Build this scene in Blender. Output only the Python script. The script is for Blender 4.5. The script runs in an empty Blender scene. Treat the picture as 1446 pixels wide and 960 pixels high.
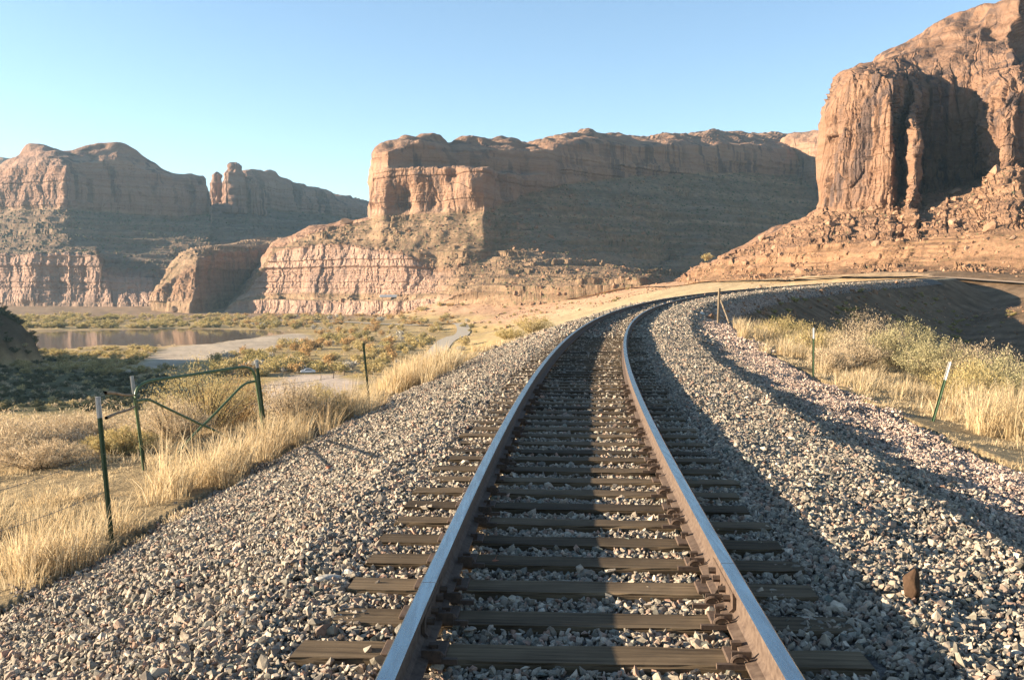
import bpy, bmesh, math, numpy as np
from mathutils import Vector
R = math.radians
rng = np.random.default_rng(7)
scene = bpy.context.scene
C = scene.collection

# ------------------------------------------------------------------ camera
FPX, PH = 1406.0, 1.447                 # focal length in photo pixels (35 mm lens), eye height over the rails
PITCH = math.atan(80 / FPX)
cam = bpy.data.cameras.new('camera')
cam.sensor_width = 36; cam.lens = 36 * FPX / 1446
cam.clip_start = .05; cam.clip_end = 12000
camo = bpy.data.objects.new('camera', cam); C.objects.link(camo)
camo.location = (0, 0, PH); camo.rotation_euler = (R(90) - PITCH, 0, 0)
scene.camera = camo

# ------------------------------------------------------------------ sky, sun, exposure
SUN_AZ, SUN_EL = R(-91), R(13.5)        # clockwise from +Y: the sun stands low on the left
w = bpy.data.worlds.new('World'); scene.world = w; w.use_nodes = True
nt = w.node_tree; bg = nt.nodes['Background']
sky = nt.nodes.new('ShaderNodeTexSky'); sky.sky_type = 'NISHITA'; sky.sun_disc = False
sky.sun_elevation = SUN_EL; sky.sun_rotation = SUN_AZ
sky.altitude = 1200; sky.air_density = 1.0; sky.dust_density = .15; sky.ozone_density = 1.7
nt.links.new(sky.outputs[0], bg.inputs[0]); bg.inputs[1].default_value = .066
sl = bpy.data.lights.new('sun', 'SUN'); sl.energy = 5.0; sl.angle = R(.5); sl.color = (1, .83, .62)
so = bpy.data.objects.new('sun', sl); C.objects.link(so)
sdir = Vector((math.sin(SUN_AZ) * math.cos(SUN_EL), math.cos(SUN_AZ) * math.cos(SUN_EL), math.sin(SUN_EL)))
so.rotation_euler = sdir.to_track_quat('Z', 'Y').to_euler()
vs = scene.view_settings
vs.view_transform = 'Standard'; vs.look = 'None'; vs.exposure = 2.02; vs.gamma = 1; vs.use_curve_mapping = False
scene.cycles.max_bounces = 6; scene.cycles.diffuse_bounces = 1; scene.cycles.volume_bounces = 0
scene.cycles.use_denoising = True

# ------------------------------------------------------------------ helpers
def W(px, py, D):
    """world point seen at photo pixel (px,py) at forward distance D"""
    u = (px - 723) / FPX; v = -(py - 480) / FPX
    c, s = math.cos(PITCH), math.sin(PITCH)
    ry = c + v * s; rz = -s + v * c
    t = D / ry
    return np.array([u * t, D, rz * t + PH])
def WZ(px, py, z):
    u = (px - 723) / FPX; v = -(py - 480) / FPX
    c, s = math.cos(PITCH), math.sin(PITCH)
    ry = c + v * s; rz = -s + v * c
    t = (z - PH) / rz
    return np.array([u * t, ry * t, z])

PERM = np.random.default_rng(3).permutation(256); PERM = np.concatenate([PERM, PERM, PERM])
GR = np.random.default_rng(4).normal(size=(256, 3)); GR /= np.linalg.norm(GR, axis=1)[:, None]
def perlin(p):
    p = np.asarray(p, float)
    i = np.floor(p).astype(np.int64); f = p - i; i &= 255
    u = f * f * f * (f * (f * 6 - 15) + 10)
    out = np.zeros(len(p))
    for a in (0, 1):
        wx = u[:, 0] if a else 1 - u[:, 0]
        A = PERM[i[:, 0] + a]
        for b in (0, 1):
            wy = u[:, 1] if b else 1 - u[:, 1]
            B = PERM[A + i[:, 1] + b]
            for c in (0, 1):
                wz = u[:, 2] if c else 1 - u[:, 2]
                g = GR[PERM[B + i[:, 2] + c]]
                out += wx * wy * wz * (g[:, 0] * (f[:, 0] - a) + g[:, 1] * (f[:, 1] - b) + g[:, 2] * (f[:, 2] - c))
    return out * 1.6
def fbm(p, o=4, g=.5):
    p = np.asarray(p, float); s = 0; a = 1; t = 0
    for k in range(o):
        s = s + a * perlin(p * 2 ** k + 17.3 * k); t += a; a *= g
    return s / t
def cells(p):
    """2D cell bumps: 1 at a cell's heart, 0 at its edges; and a random id value"""
    i = np.floor(p).astype(np.int64); best = np.full(len(p), 9.); sec = np.full(len(p), 9.); rid = np.zeros(len(p))
    for a in (-1, 0, 1):
        for b in (-1, 0, 1):
            j = i + (a, b); h = PERM[PERM[j[:, 0] & 255] + (j[:, 1] & 255)]
            h2 = PERM[h + 91]
            d = np.hypot(p[:, 0] - j[:, 0] - h / 256, p[:, 1] - j[:, 1] - h2 / 256)
            m = d < best
            sec = np.where(m, best, np.minimum(sec, d)); rid = np.where(m, PERM[h2 + 7] / 256, rid); best = np.where(m, d, best)
    return np.clip(sec - best, 0, 1), rid
def P3(x, y, z=0.):
    x = np.asarray(x, float); return np.stack([x, np.broadcast_to(y, x.shape), np.broadcast_to(z, x.shape)], -1)
def sstep(a, b, x):
    t = np.clip((x - a) / (b - a), 0, 1); return t * t * (3 - 2 * t)

def np_mesh(name, v, f, mats, smooth=False, parent=None, midx=None, attrs=None):
    v = np.asarray(v, np.float32); f = np.asarray(f, np.int32); k = f.shape[1]
    me = bpy.data.meshes.new(name)
    me.vertices.add(len(v)); me.vertices.foreach_set('co', v.ravel())
    me.loops.add(f.size); me.loops.foreach_set('vertex_index', f.ravel())
    me.polygons.add(len(f)); me.polygons.foreach_set('loop_start', np.arange(0, f.size, k, dtype=np.int32))
    if midx is not None: me.polygons.foreach_set('material_index', np.asarray(midx, np.int32))
    me.update(calc_edges=True)
    me.polygons.foreach_set('use_smooth', np.full(len(f), bool(smooth)))
    for m in (mats if isinstance(mats, (list, tuple)) else [mats]): me.materials.append(m)
    for n, a in (attrs or {}).items():
        a = np.asarray(a, np.float32)
        if a.ndim == 1:
            at = me.attributes.new(n, 'FLOAT', 'POINT'); at.data.foreach_set('value', a)
        else:
            at = me.attributes.new(n, 'FLOAT_COLOR', 'POINT')
            at.data.foreach_set('color', np.concatenate([a, np.ones((len(a), 1), np.float32)], 1).ravel())
    o = bpy.data.objects.new(name, me); C.objects.link(o)
    if parent: o.parent = parent
    return o
def bm_obj(name, bm, mats, parent=None, smooth=False):
    me = bpy.data.meshes.new(name); bm.to_mesh(me); bm.free()
    for m in (mats if isinstance(mats, (list, tuple)) else [mats]): me.materials.append(m)
    for p in me.polygons: p.use_smooth = smooth
    o = bpy.data.objects.new(name, me); C.objects.link(o)
    if parent: o.parent = parent
    return o
def tag(o, label=None, cat=None, group=None, kind=None):
    if label: o['label'] = label
    if cat: o['category'] = cat
    if group: o['group'] = group
    if kind: o['kind'] = kind
    return o
def empty(name, loc, rz=0.):
    o = bpy.data.objects.new(name, None); C.objects.link(o); o.location = loc; o.rotation_euler = (0, 0, rz); o.empty_display_size = .1
    return o
def dup(root, loc, rz=0., scale=1., label=None, group=None):
    r = root.copy(); C.objects.link(r); r.location = loc; r.rotation_euler = (0, 0, rz)
    r.scale = scale if isinstance(scale, (tuple, list)) else (scale,) * 3
    if label: r['label'] = label
    if group: r['group'] = group
    for ch in list(root.children):
        c = ch.copy(); C.objects.link(c); c.parent = r
        for g in list(ch.children):
            d = g.copy(); C.objects.link(d); d.parent = c
    return r
def grid_faces(n, m):
    i = np.arange(n * m).reshape(n, m)
    return np.stack([i[:-1, :-1], i[1:, :-1], i[1:, 1:], i[:-1, 1:]], -1).reshape(-1, 4)
def tube(pts, r, seg=8, taper=None):
    """verts and quads of a tube along pts"""
    pts = np.asarray(pts, float); n = len(pts)
    t = np.gradient(pts, axis=0); t /= np.linalg.norm(t, axis=1)[:, None] + 1e-9
    ref = np.array([0, 0, 1.]) if abs(t[:, 2]).mean() < .8 else np.array([1., 0, 0])
    a = np.cross(t, ref); a /= np.linalg.norm(a, axis=1)[:, None]; b = np.cross(a, t)
    an = np.arange(seg) * 2 * math.pi / seg
    rr = np.full(n, r) if taper is None else r * np.asarray(taper)
    v = pts[:, None] + rr[:, None, None] * (np.cos(an)[None, :, None] * a[:, None] + np.sin(an)[None, :, None] * b[:, None])
    i = np.arange(n * seg).reshape(n, seg); j = np.roll(i, -1, 1)
    q = np.stack([i[:-1], j[:-1], j[1:], i[1:]], -1).reshape(-1, 4)
    caps = np.array([[i[0, 0], i[0, k], i[0, k + 1], i[0, k + 1]] for k in range(1, seg - 1)] + [[i[-1, 0], i[-1, k + 1], i[-1, k], i[-1, k]] for k in range(1, seg - 1)])
    v = v.reshape(-1, 3)
    return v, q
def join(parts):
    vs_, fs_, n = [], [], 0
    for v, f in parts: vs_.append(v); fs_.append(np.asarray(f) + n); n += len(v)
    return np.concatenate(vs_), np.concatenate(fs_)
def box(cx, cy, cz, sx, sy, sz, bev=0.):
    """verts, quads of a box; edges cut when bev>0 is done by bmesh elsewhere"""
    v = np.array([[x, y, z] for x in (-.5, .5) for y in (-.5, .5) for z in (-.5, .5)]) * (sx, sy, sz) + (cx, cy, cz)
    f = np.array([[0, 1, 3, 2], [4, 6, 7, 5], [0, 4, 5, 1], [2, 3, 7, 6], [0, 2, 6, 4], [1, 5, 7, 3]])
    return v, f

# ------------------------------------------------------------------ materials
class NG:
    def __init__(s, name, rough=.9, spec=.2):
        s.m = bpy.data.materials.new(name); s.m.use_nodes = True; s.t = s.m.node_tree; s.n = s.t.nodes
        s.b = s.n['Principled BSDF']; s.b.inputs['Roughness'].default_value = rough; s.b.inputs['Specular IOR Level'].default_value = spec
        s.tc = None
    def link(s, a, b): s.t.links.new(a, b)
    def pos(s):
        if not s.tc: s.tc = s.n.new('ShaderNodeNewGeometry')
        return s.tc.outputs['Position']
    def rnd(s): s.pos(); return s.tc.outputs['Random Per Island']
    def mapv(s, sc, vec=None):
        m = s.n.new('ShaderNodeMapping'); m.inputs['Scale'].default_value = sc; s.link(vec or s.pos(), m.inputs['Vector']); return m.outputs[0]
    def noise(s, scale, vec=None, det=4., dist=0., rough=.55):
        x = s.n.new('ShaderNodeTexNoise'); x.inputs['Scale'].default_value = scale; x.inputs['Detail'].default_value = det
        x.inputs['Distortion'].default_value = dist; x.inputs['Roughness'].default_value = rough
        s.link(vec or s.pos(), x.inputs['Vector']); return x.outputs['Fac']
    def ramp(s, fac, stops):
        r = s.n.new('ShaderNodeValToRGB'); e = r.color_ramp.elements
        while len(e) < len(stops): e.new(.5)
        for k, (p, c) in enumerate(stops):
            e[k].position = p; e[k].color = (*c, 1) if hasattr(c, '__len__') else (c, c, c, 1)
        s.link(fac, r.inputs[0]); return r.outputs[0]
    def mix(s, fac, a, b, mode='MIX'):
        x = s.n.new('ShaderNodeMix'); x.data_type = 'RGBA'; x.blend_type = mode
        for sock, val in ((0, fac), (6, a), (7, b)):
            if hasattr(val, 'links'): s.link(val, x.inputs[sock])
            elif hasattr(val, '__len__'): x.inputs[sock].default_value = (*val, 1)
            else: x.inputs[sock].default_value = val
        return x.outputs[2]
    def math(s, op, a, b=0.):
        x = s.n.new('ShaderNodeMath'); x.operation = op
        for k, val in enumerate((a, b)):
            if hasattr(val, 'links'): s.link(val, x.inputs[k])
            else: x.inputs[k].default_value = val
        return x.outputs[0]
    def attr(s, n):
        x = s.n.new('ShaderNodeAttribute'); x.attribute_name = n; return x
    def sep(s, v=None):
        x = s.n.new('ShaderNodeSeparateXYZ'); s.link(v or s.pos(), x.inputs[0]); return x.outputs
    def comb(s, x, y, z):
        c = s.n.new('ShaderNodeCombineXYZ')
        for k, val in enumerate((x, y, z)):
            if hasattr(val, 'links'): s.link(val, c.inputs[k])
            else: c.inputs[k].default_value = val
        return c.outputs[0]
    def col(s, c):
        if hasattr(c, 'links'): s.link(c, s.b.inputs['Base Color'])
        else: s.b.inputs['Base Color'].default_value = (*c, 1)
    def bump(s, h, st, dist):
        x = s.n.new('ShaderNodeBump'); x.inputs['Strength'].default_value = st; x.inputs['Distance'].default_value = dist
        s.link(h, x.inputs['Height']); s.link(x.outputs[0], s.b.inputs['Normal'])
    def trans(s, c, fac):
        """thin leaves let light through"""
        t = s.n.new('ShaderNodeBsdfTranslucent'); mx = s.n.new('ShaderNodeMixShader'); mx.inputs[0].default_value = fac
        if hasattr(c, 'links'): s.link(c, t.inputs[0])
        else: t.inputs[0].default_value = (*c, 1)
        out = s.n['Material Output']
        s.link(s.b.outputs[0], mx.inputs[1]); s.link(t.outputs[0], mx.inputs[2]); s.link(mx.outputs[0], out.inputs[0])

def rock_mat(name, base, pale, dark, talus, scale=1., varnish=1., veg=.35):
    g = NG(name, .95, .1)
    x, y, z = g.sep()
    warp = g.noise(.02 / scale, det=3)
    zz = g.math('ADD', z, g.math('MULTIPLY', warp, 14 * scale))
    bands = g.noise(1., g.comb(0., g.math('MULTIPLY', warp, .6), g.math('MULTIPLY', zz, .11 / scale)), det=5, rough=.7)
    c = g.ramp(bands, [(.28, dark), (.45, base), (.58, [.5 * (a + b) for a, b in zip(base, pale)]), (.72, pale)])
    blot = g.noise(.035 / scale, det=5)
    c = g.mix(g.ramp(blot, [(.35, .0), (.7, .45)]), c, base)
    st = g.noise(1., g.mapv((.16 / scale, .16 / scale, .009 / scale)), det=5, rough=.65)
    big = g.noise(.016 / scale, det=2)
    sv = g.noise(1., g.mapv((.075 / scale, .075 / scale, .0035 / scale)), det=4, rough=.6)
    sm = g.math('MULTIPLY', g.ramp(sv, [(.49, 0.), (.57, 1.)]), g.ramp(big, [(.40, .15), (.56, 1.)]))
    zone = g.attr('zone').outputs['Fac']                      # 0 talus .. 1 cliff
    c = g.mix(g.math('MULTIPLY', sm, g.math('MULTIPLY', zone, .72 * varnish)), c, (.085, .06, .052))
    pa = g.attr('pale').outputs['Fac']
    c = g.mix(g.math('MULTIPLY', pa, .5), c, g.mix(1., (.46, .31, .235), g.ramp(bands, [(.3, .75), (.7, 1.1)]), 'MULTIPLY'))
    # talus: soil, broken stone and dots of scrub
    tn = g.noise(.12 / scale, det=7, rough=.7)
    tc = g.ramp(tn, [(.3, [.62 * k for k in talus]), (.5, talus), (.68, [min(1, 1.25 * k) for k in talus])])
    tb = g.ramp(bands, [(.32, .62), (.5, .95), (.68, 1.3)])
    tc = g.mix(1., tc, tb, 'MULTIPLY')
    vg = g.noise(.3 / scale, det=4, rough=.75)
    vm = g.math('MULTIPLY', g.ramp(vg, [(.53, 0.), (.6, 1.)]), g.ramp(g.noise(.012 / scale, det=2), [(.38, .25), (.62, 1.)]))
    tc = g.mix(g.math('MULTIPLY', vm, veg), tc, (.13, .12, .06))
    c = g.mix(zone, tc, c)
    g.col(c)
    hb = g.noise(.25 / scale, det=8, rough=.7)
    h2 = g.math('ADD', g.math('MULTIPLY', hb, 1.), g.math('MULTIPLY', st, g.math('MULTIPLY', zone, .9)))
    h3 = g.math('ADD', h2, g.math('MULTIPLY', bands, .6))
    g.bump(h3, .9, 2.2 * scale)
    return g.m
M = {}
M['rock'] = rock_mat('red_sandstone', (.277, .160, .101), (.353, .231, .160), (.176, .097, .063), (.235, .155, .095), 1., 1., .85)
M['rock_far'] = rock_mat('far_sandstone', (.286, .172, .122), (.361, .239, .172), (.185, .109, .076), (.18, .122, .082), 1.5, 1., .6)
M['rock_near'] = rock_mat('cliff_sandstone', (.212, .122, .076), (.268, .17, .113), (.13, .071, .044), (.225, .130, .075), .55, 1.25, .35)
def ground_mat():
    g = NG('ground', .97, .08)
    a = g.attr('tint').outputs['Color']
    n1 = g.noise(.35, det=8, rough=.7); n2 = g.noise(.05, det=5); n3 = g.noise(6., det=5, rough=.7)
    c = g.mix(1., a, g.ramp(n1, [(.3, .68), (.5, 1.), (.7, 1.2)]), 'MULTIPLY')
    c = g.mix(1., c, g.ramp(n2, [(.3, .78), (.7, 1.18)]), 'MULTIPLY')
    c = g.mix(1., c, g.ramp(n3, [(.3, .72), (.7, 1.2)]), 'MULTIPLY')
    g.col(c)
    g.bump(g.math('ADD', g.noise(1.2, det=8, rough=.7), g.math('MULTIPLY', n3, .15)), .8, .35)
    return g.m
M['ground'] = ground_mat()
def stone_mat(name, stops, dusty=(.33, .27, .2)):
    g = NG(name, .85, .25)
    r = g.rnd()
    c = g.ramp(r, [(p_, (q_[0] * .98, q_[1] * .895, q_[2] * .78)) for p_, q_ in stops])
    n = g.noise(45., det=4)
    c = g.mix(1., c, g.ramp(n, [(.3, .72), (.7, 1.2)]), 'MULTIPLY')
    v = g.noise(1., g.comb(g.math('MULTIPLY', r, 931.), 0., 0.), det=0)
    c = g.mix(1., c, g.ramp(v, [(.25, .6), (.75, 1.25)]), 'MULTIPLY')
    g.col(c); g.bump(n, .35, .01)
    return g.m
BS = [(0, (.38, .34, .29)), (.14, (.12, .125, .12)), (.27, (.42, .36, .30)), (.38, (.20, .20, .18)), (.50, (.52, .46, .39)),
      (.60, (.13, .13, .12)), (.70, (.40, .27, .215)), (.78, (.30, .28, .25)), (.86, (.47, .42, .36)), (.93, (.14, .165, .155)), (1, (.62, .57, .50))]
M['ballast'] = stone_mat('ballast_stone', BS)
PK = [(0, (.50, .40, .35)), (.3, (.42, .31, .27)), (.5, (.54, .46, .41)), (.7, (.30, .25, .23)), (.85, (.57, .45, .40)), (1, (.38, .34, .30))]
M['pink_ballast'] = stone_mat('pink_ballast_stone', PK)
RB = [(0, (.22, .12, .068)), (.3, (.29, .17, .105)), (.6, (.25, .14, .08)), (1, (.33, .21, .135))]
def rubble_mat():
    g = NG('rubble_rock', .95, .1); r = g.rnd()
    c = g.ramp(r, RB); n = g.noise(.8, det=6, rough=.7)
    g.col(g.mix(1., c, g.ramp(n, [(.3, .7), (.7, 1.2)]), 'MULTIPLY')); g.bump(n, .7, .4); return g.m
M['rubble'] = rubble_mat()
def bed_mat():
    g = NG('ballast_fines', .95, .1)
    n = g.noise(28., det=5, rough=.7); g.col(g.ramp(n, [(.3, (.06, .055, .05)), (.6, (.17, .155, .135)), (.75, (.27, .245, .21))])); g.bump(n, .8, .03); return g.m
M['bed'] = bed_mat()
def wood_mat(name, a, b, along):
    g = NG(name, .9, .15)
    tc = g.n.new('ShaderNodeTexCoord').outputs['Object']
    n = g.noise(1., g.mapv(along, tc), det=6, rough=.65); k = g.noise(3., tc, det=3)
    inf = g.n.new('ShaderNodeObjectInfo').outputs['Random']
    c = g.ramp(n, [(.3, [.3 * x for x in a]), (.44, a), (.7, b)])
    c = g.mix(1., c, g.ramp(k, [(.3, .7), (.7, 1.15)]), 'MULTIPLY')
    c = g.mix(1., c, g.ramp(inf, [(0, .5), (1, 1.2)]), 'MULTIPLY')
    g.col(c); g.bump(n, .6, .012); return g.m
M['tie'] = wood_mat('tie_timber', (.10, .07, .041), (.185, .133, .078), (1.3, 34., 34.))
M['post_wood'] = wood_mat('grey_timber', (.20, .15, .10), (.34, .27, .19), (18., 18., 1.))
def metal_mat(name, a, b, sc, rough, metallic=0., spec=.3, bump=.2):
    g = NG(name, rough, spec); g.b.inputs['Metallic'].default_value = metallic
    n = g.noise(sc, det=6, rough=.7); g.col(g.ramp(n, [(.35, a), (.65, b)])); g.bump(n, bump, .003); return g.m
M['rust'] = metal_mat('rusty_steel', (.066, .043, .031), (.135, .095, .068), 22., .85)
M['rust_dark'] = metal_mat('dark_rusty_steel', (.055, .038, .028), (.12, .078, .053), 30., .85)
def rail_top():
    g = NG('polished_rail_head', .38, .5); g.b.inputs['Metallic'].default_value = 1.
    n = g.noise(1., g.mapv((40., 2.5, 40.)), det=5); g.col(g.ramp(n, [(.3, (.27, .31, .32)), (.7, (.40, .45, .46))]))
    r = g.ramp(n, [(.3, .32), (.7, .2)]); g.link(r, g.b.inputs['Roughness']); return g.m
M['rail_top'] = rail_top()
M['green_paint'] = metal_mat('green_post_paint', (.025, .05, .025), (.05, .085, .04), 20., .5, 0., .4)
M['gate_paint'] = metal_mat('gate_green_paint', (.04, .075, .03), (.075, .115, .05), 14., .42, 0., .5)
M['white_paint'] = metal_mat('white_tip_paint', (.36, .34, .31), (.50, .48, .44), 25., .7)
M['wire'] = metal_mat('weathered_wire', (.16, .14, .12), (.3, .27, .23), 30., .55, .6)
def grass_mat():
    g = NG('dry_grass', .8, .2); r = g.rnd()
    c = g.ramp(r, [(0, (.46, .33, .18)), (.3, (.62, .48, .28)), (.55, (.72, .59, .38)), (.8, (.54, .39, .21)), (1, (.78, .66, .46))])
    n = g.noise(.22, det=3)
    c = g.mix(g.ramp(n, [(.45, 0.), (.7, .55)]), c, (.48, .36, .19))
    n2 = g.noise(1.1, det=3); c = g.mix(g.ramp(n2, [(.52, 0.), (.68, .7)]), c, (.34, .22, .11))
    g.col(c); g.trans(c, .42); return g.m
M['grass'] = grass_mat()
def leaf_mat(name, cols, tr=.3):
    g = NG(name, .75, .2); r = g.rnd()
    c = g.ramp(r, [(k / (len(cols) - 1), q) for k, q in enumerate(cols)])
    g.col(c); g.trans(c, tr); return g.m
M['leaf_gold'] = leaf_mat('golden_leaves', [(.44, .33, .13), (.57, .44, .19), (.37, .29, .12), (.63, .50, .25)])
M['leaf_green'] = leaf_mat('grey_green_leaves', [(.30, .27, .13), (.44, .38, .20), (.36, .31, .16), (.54, .45, .26)])
M['leaf_tan'] = leaf_mat('tan_seed_heads', [(.50, .37, .23), (.62, .48, .31), (.41, .31, .18), (.68, .54, .37)])
M['leaf_orange'] = leaf_mat('rusty_orange_leaves', [(.44, .26, .10), (.54, .34, .14), (.37, .24, .10), (.58, .40, .18)])
M['leaf_grey'] = leaf_mat('grey_brush_twigs', [(.40, .36, .29), (.50, .46, .38), (.33, .29, .23)], .15)
M['leaf_olive'] = leaf_mat('olive_leaves', [(.27, .22, .08), (.36, .29, .11), (.44, .35, .15), (.30, .24, .09)])
M['scrub'] = leaf_mat('scrub_leaves', [(.085, .085, .045), (.13, .12, .06), (.10, .095, .05)], .1)
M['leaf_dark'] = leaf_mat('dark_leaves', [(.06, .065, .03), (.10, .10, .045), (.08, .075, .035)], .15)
M['twig'] = metal_mat('twig_bark', (.12, .09, .06), (.22, .17, .12), 20., .9)
def water_mat():
    g = NG('river_water', .06, .5); g.col((.20, .145, .095))
    n = g.noise(1., g.mapv((.35, 1.2, 1.)), det=4); g.bump(n, .12, .06); return g.m
M['water'] = water_mat()
M['road'] = metal_mat('grey_asphalt', (.38, .325, .25), (.44, .38, .295), 1.5, .9, 0., .2)
M['dirt'] = metal_mat('dirt_track', (.40, .28, .18), (.47, .34, .23), .8, .95, 0., .1)

# ------------------------------------------------------------------ the line of the track
TX0, TH0, K0, DK, Z1, Z2 = .1322806, .0370110, .00329215, -6.94748e-6, -3.670e-5, 4.0507e-5
ds = .25
S = np.arange(-14, 420, ds)
kap = np.where(S < 0, K0, np.where(S < 255, K0 + DK * S, np.interp(S, [255, 270, 500], [.0015, -.007, -.007])))
i0 = int(round(14 / ds))
TH = np.cumsum(kap) * ds; TH += TH0 - TH[i0]
TX = np.cumsum(np.sin(TH)) * ds; TX += TX0 - TX[i0]
TY = np.cumsum(np.cos(TH)) * ds; TY -= TY[i0]
TZ = np.where(S < 0, 0, np.where(S < 255, Z1 * S + Z2 * S * S, Z1 * 255 + Z2 * 255 ** 2 + (S - 255) * .012))
def track(s, d=0., z=0.):
    x = np.interp(s, S, TX); y = np.interp(s, S, TY); t = np.interp(s, S, TH); zz = np.interp(s, S, TZ)
    return np.stack([x + d * np.cos(t), y - d * np.sin(t), zz + z], -1)
def to_sd(x, y):
    s = np.zeros(len(x)); d = np.full(len(x), 1e4); k = 4
    tx, ty = TX[::k], TY[::k]
    for a in range(0, len(x), 20000):
        b = slice(a, a + 20000)
        dd = (x[b, None] - tx) ** 2 + (y[b, None] - ty) ** 2
        j = dd.argmin(1) * k
        rx = x[b] - TX[j]; ry = y[b] - TY[j]; t = TH[j]
        s[b] = S[j] + rx * np.sin(t) + ry * np.cos(t); d[b] = rx * np.cos(t) - ry * np.sin(t)
        bad = abs(rx * np.sin(t) + ry * np.cos(t)) > 2
        d[b] = np.where(bad, 1e4, d[b])
    return s, d
RN = ([0, 1.35, 1.6, 2.75, 3.2, 4.9, 6, 9, 13, 20, 90], [-.248, -.24, -.215, -.30, -.46, -.62, -.80, -1.12, -1.7, -4.2, -42])
RF = ([0, 1.35, 1.6, 2.7, 3.2, 4.2, 6, 90], [-.248, -.24, -.215, -.30, -.50, -.95, -2.0, -50])
LN = ([0, 1.35, 1.75, 4.45, 6, 8.5, 11, 14, 130], [-.248, -.235, -.25, -1.1, -1.16, -1.36, -2.0, -3.6, -62])
LF = ([0, 1.35, 1.75, 4.45, 5.2, 6.4, 140], [-.248, -.235, -.25, -1.1, -1.2, -1.9, -75])
def bank(s, d):
    a = abs(d); f = sstep(44, 62, s); g = sstep(16, 25, s)
    r = np.interp(a, *RN) * (1 - f) + np.interp(a, *RF) * f
    l = np.interp(a, *LN) * (1 - g) + np.interp(a, *LF) * g
    return np.interp(s, S, TZ) + np.where(d > 0, r, l)

# ------------------------------------------------------------------ the ground
ctl = []
def cp(px, py, D): ctl.append(W(px, py, D))
for X, Y, z in [(-140, 120, -28), (-300, 120, -28), (-700, 200, -28), (-90, 200, -28), (-60, 300, -28), (-25, 400, -27.5), (-180, 260, -28), (-400, 420, -28), (-220, 500, -28),
                (-900, 700, -26), (-500, 800, -27), (-300, 800, -27.5), (-1500, 900, -22), (-1400, 200, -25), (-100, 0, -28), (-400, -300, -28), (-1500, -600, -26), (-60, 80, -26),
                (-40, -250, -24), (35, 30, -4), (60, 70, -7), (85, 110, -9), (115, 140, -9), (150, 160, -7.5), (60, -60, -5), (300, -300, 0), (260, 60, -4), (700, 100, 4), (1500, -400, 8),
                (2500, 1200, 20), (0, 2500, 10), (-2500, 2000, -10), (2500, 3000, 20), (-2500, 3200, -10), (20, 250, -25), (40, 330, -22), (80, 300, -12), (110, 260, -6), (-60, 640, -27.5), (-20, 560, -27)]:
    ctl.append(np.array([X, Y, z], float))
for q in [(560, 446, 890), (600, 440, 840), (640, 455, 745), (720, 440, 780), (800, 430, 740), (850, 415, 740), (700, 418, 850), (610, 424, 900), (900, 406, 690), (950, 401, 620),
          (1000, 398, 500), (1100, 394, 410), (1200, 390, 345), (1300, 388, 315), (1400, 396, 285), (1446, 406, 255), (1446, 432, 205), (1550, 420, 230), (1240, 394, 450), (1400, 400, 390), (1600, 406, 330), (1800, 412, 300), (1100, 396, 560), (1040, 396, 800), (900, 398, 900)]:
    cp(*q)
ctl = np.array(ctl); CS = 400.
def tk(r2): return .5 * r2 * np.log(r2 + 1e-9)
A_ = ctl[:, :2] / CS; n_ = len(A_)
K_ = tk(((A_[:, None] - A_[None]) ** 2).sum(-1)) + np.eye(n_) * .002
Pm = np.c_[np.ones(n_), A_]
sol = np.linalg.solve(np.block([[K_, Pm], [Pm.T, np.zeros((3, 3))]]), np.r_[ctl[:, 2], 0, 0, 0])
def region(x, y):
    out = np.zeros(len(x))
    for a in range(0, len(x), 40000):
        q = np.c_[x[a:a + 40000], y[a:a + 40000]] / CS
        r2 = ((q[:, None] - A_[None]) ** 2).sum(-1)
        out[a:a + 40000] = tk(r2) @ sol[:n_] + sol[n_] + q @ sol[n_ + 1:]
    return np.clip(out, -28.2, 60)
def inside(x, y, poly):
    """signed distance to a polygon, negative inside"""
    poly = np.asarray(poly, float); ins = np.zeros(len(x), bool); dist = np.full(len(x), 1e9)
    for k in range(len(poly)):
        a, b = poly[k], poly[(k + 1) % len(poly)]
        c = (a[1] > y) != (b[1] > y)
        with np.errstate(all='ignore'): ins ^= c & (x < (b[0] - a[0]) * (y - a[1]) / (b[1] - a[1] + 1e-12) + a[0])
        e = b - a; t = np.clip(((x - a[0]) * e[0] + (y - a[1]) * e[1]) / (e @ e + 1e-9), 0, 1)
        dist = np.minimum(dist, np.hypot(x - a[0] - t * e[0], y - a[1] - t * e[1]))
    return np.where(ins, -dist, dist)
def poly_z(pts, z): return [WZ(px, py, z)[:2] for px, py in pts]
RIVER = poly_z([(-420, 466), (50, 468), (140, 467), (250, 464), (330, 466), (392, 467), (402, 471), (350, 478), (290, 486), (225, 489), (140, 487), (60, 497), (0, 503), (-300, 521)], -28.4)
SAND = poly_z([(238, 491), (330, 480), (398, 472), (428, 471), (440, 482), (385, 490), (300, 505), (225, 520), (190, 524)], -28)
LOT = poly_z([(375, 545), (425, 529), (470, 529), (505, 540), (480, 562), (420, 585), (360, 575)], -28)
HILL = [(-186, 395), (-174, 372), (-186, 330), (-196, 250), (-230, 225), (-300, 240), (-330, 330), (-260, 400)]
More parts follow.
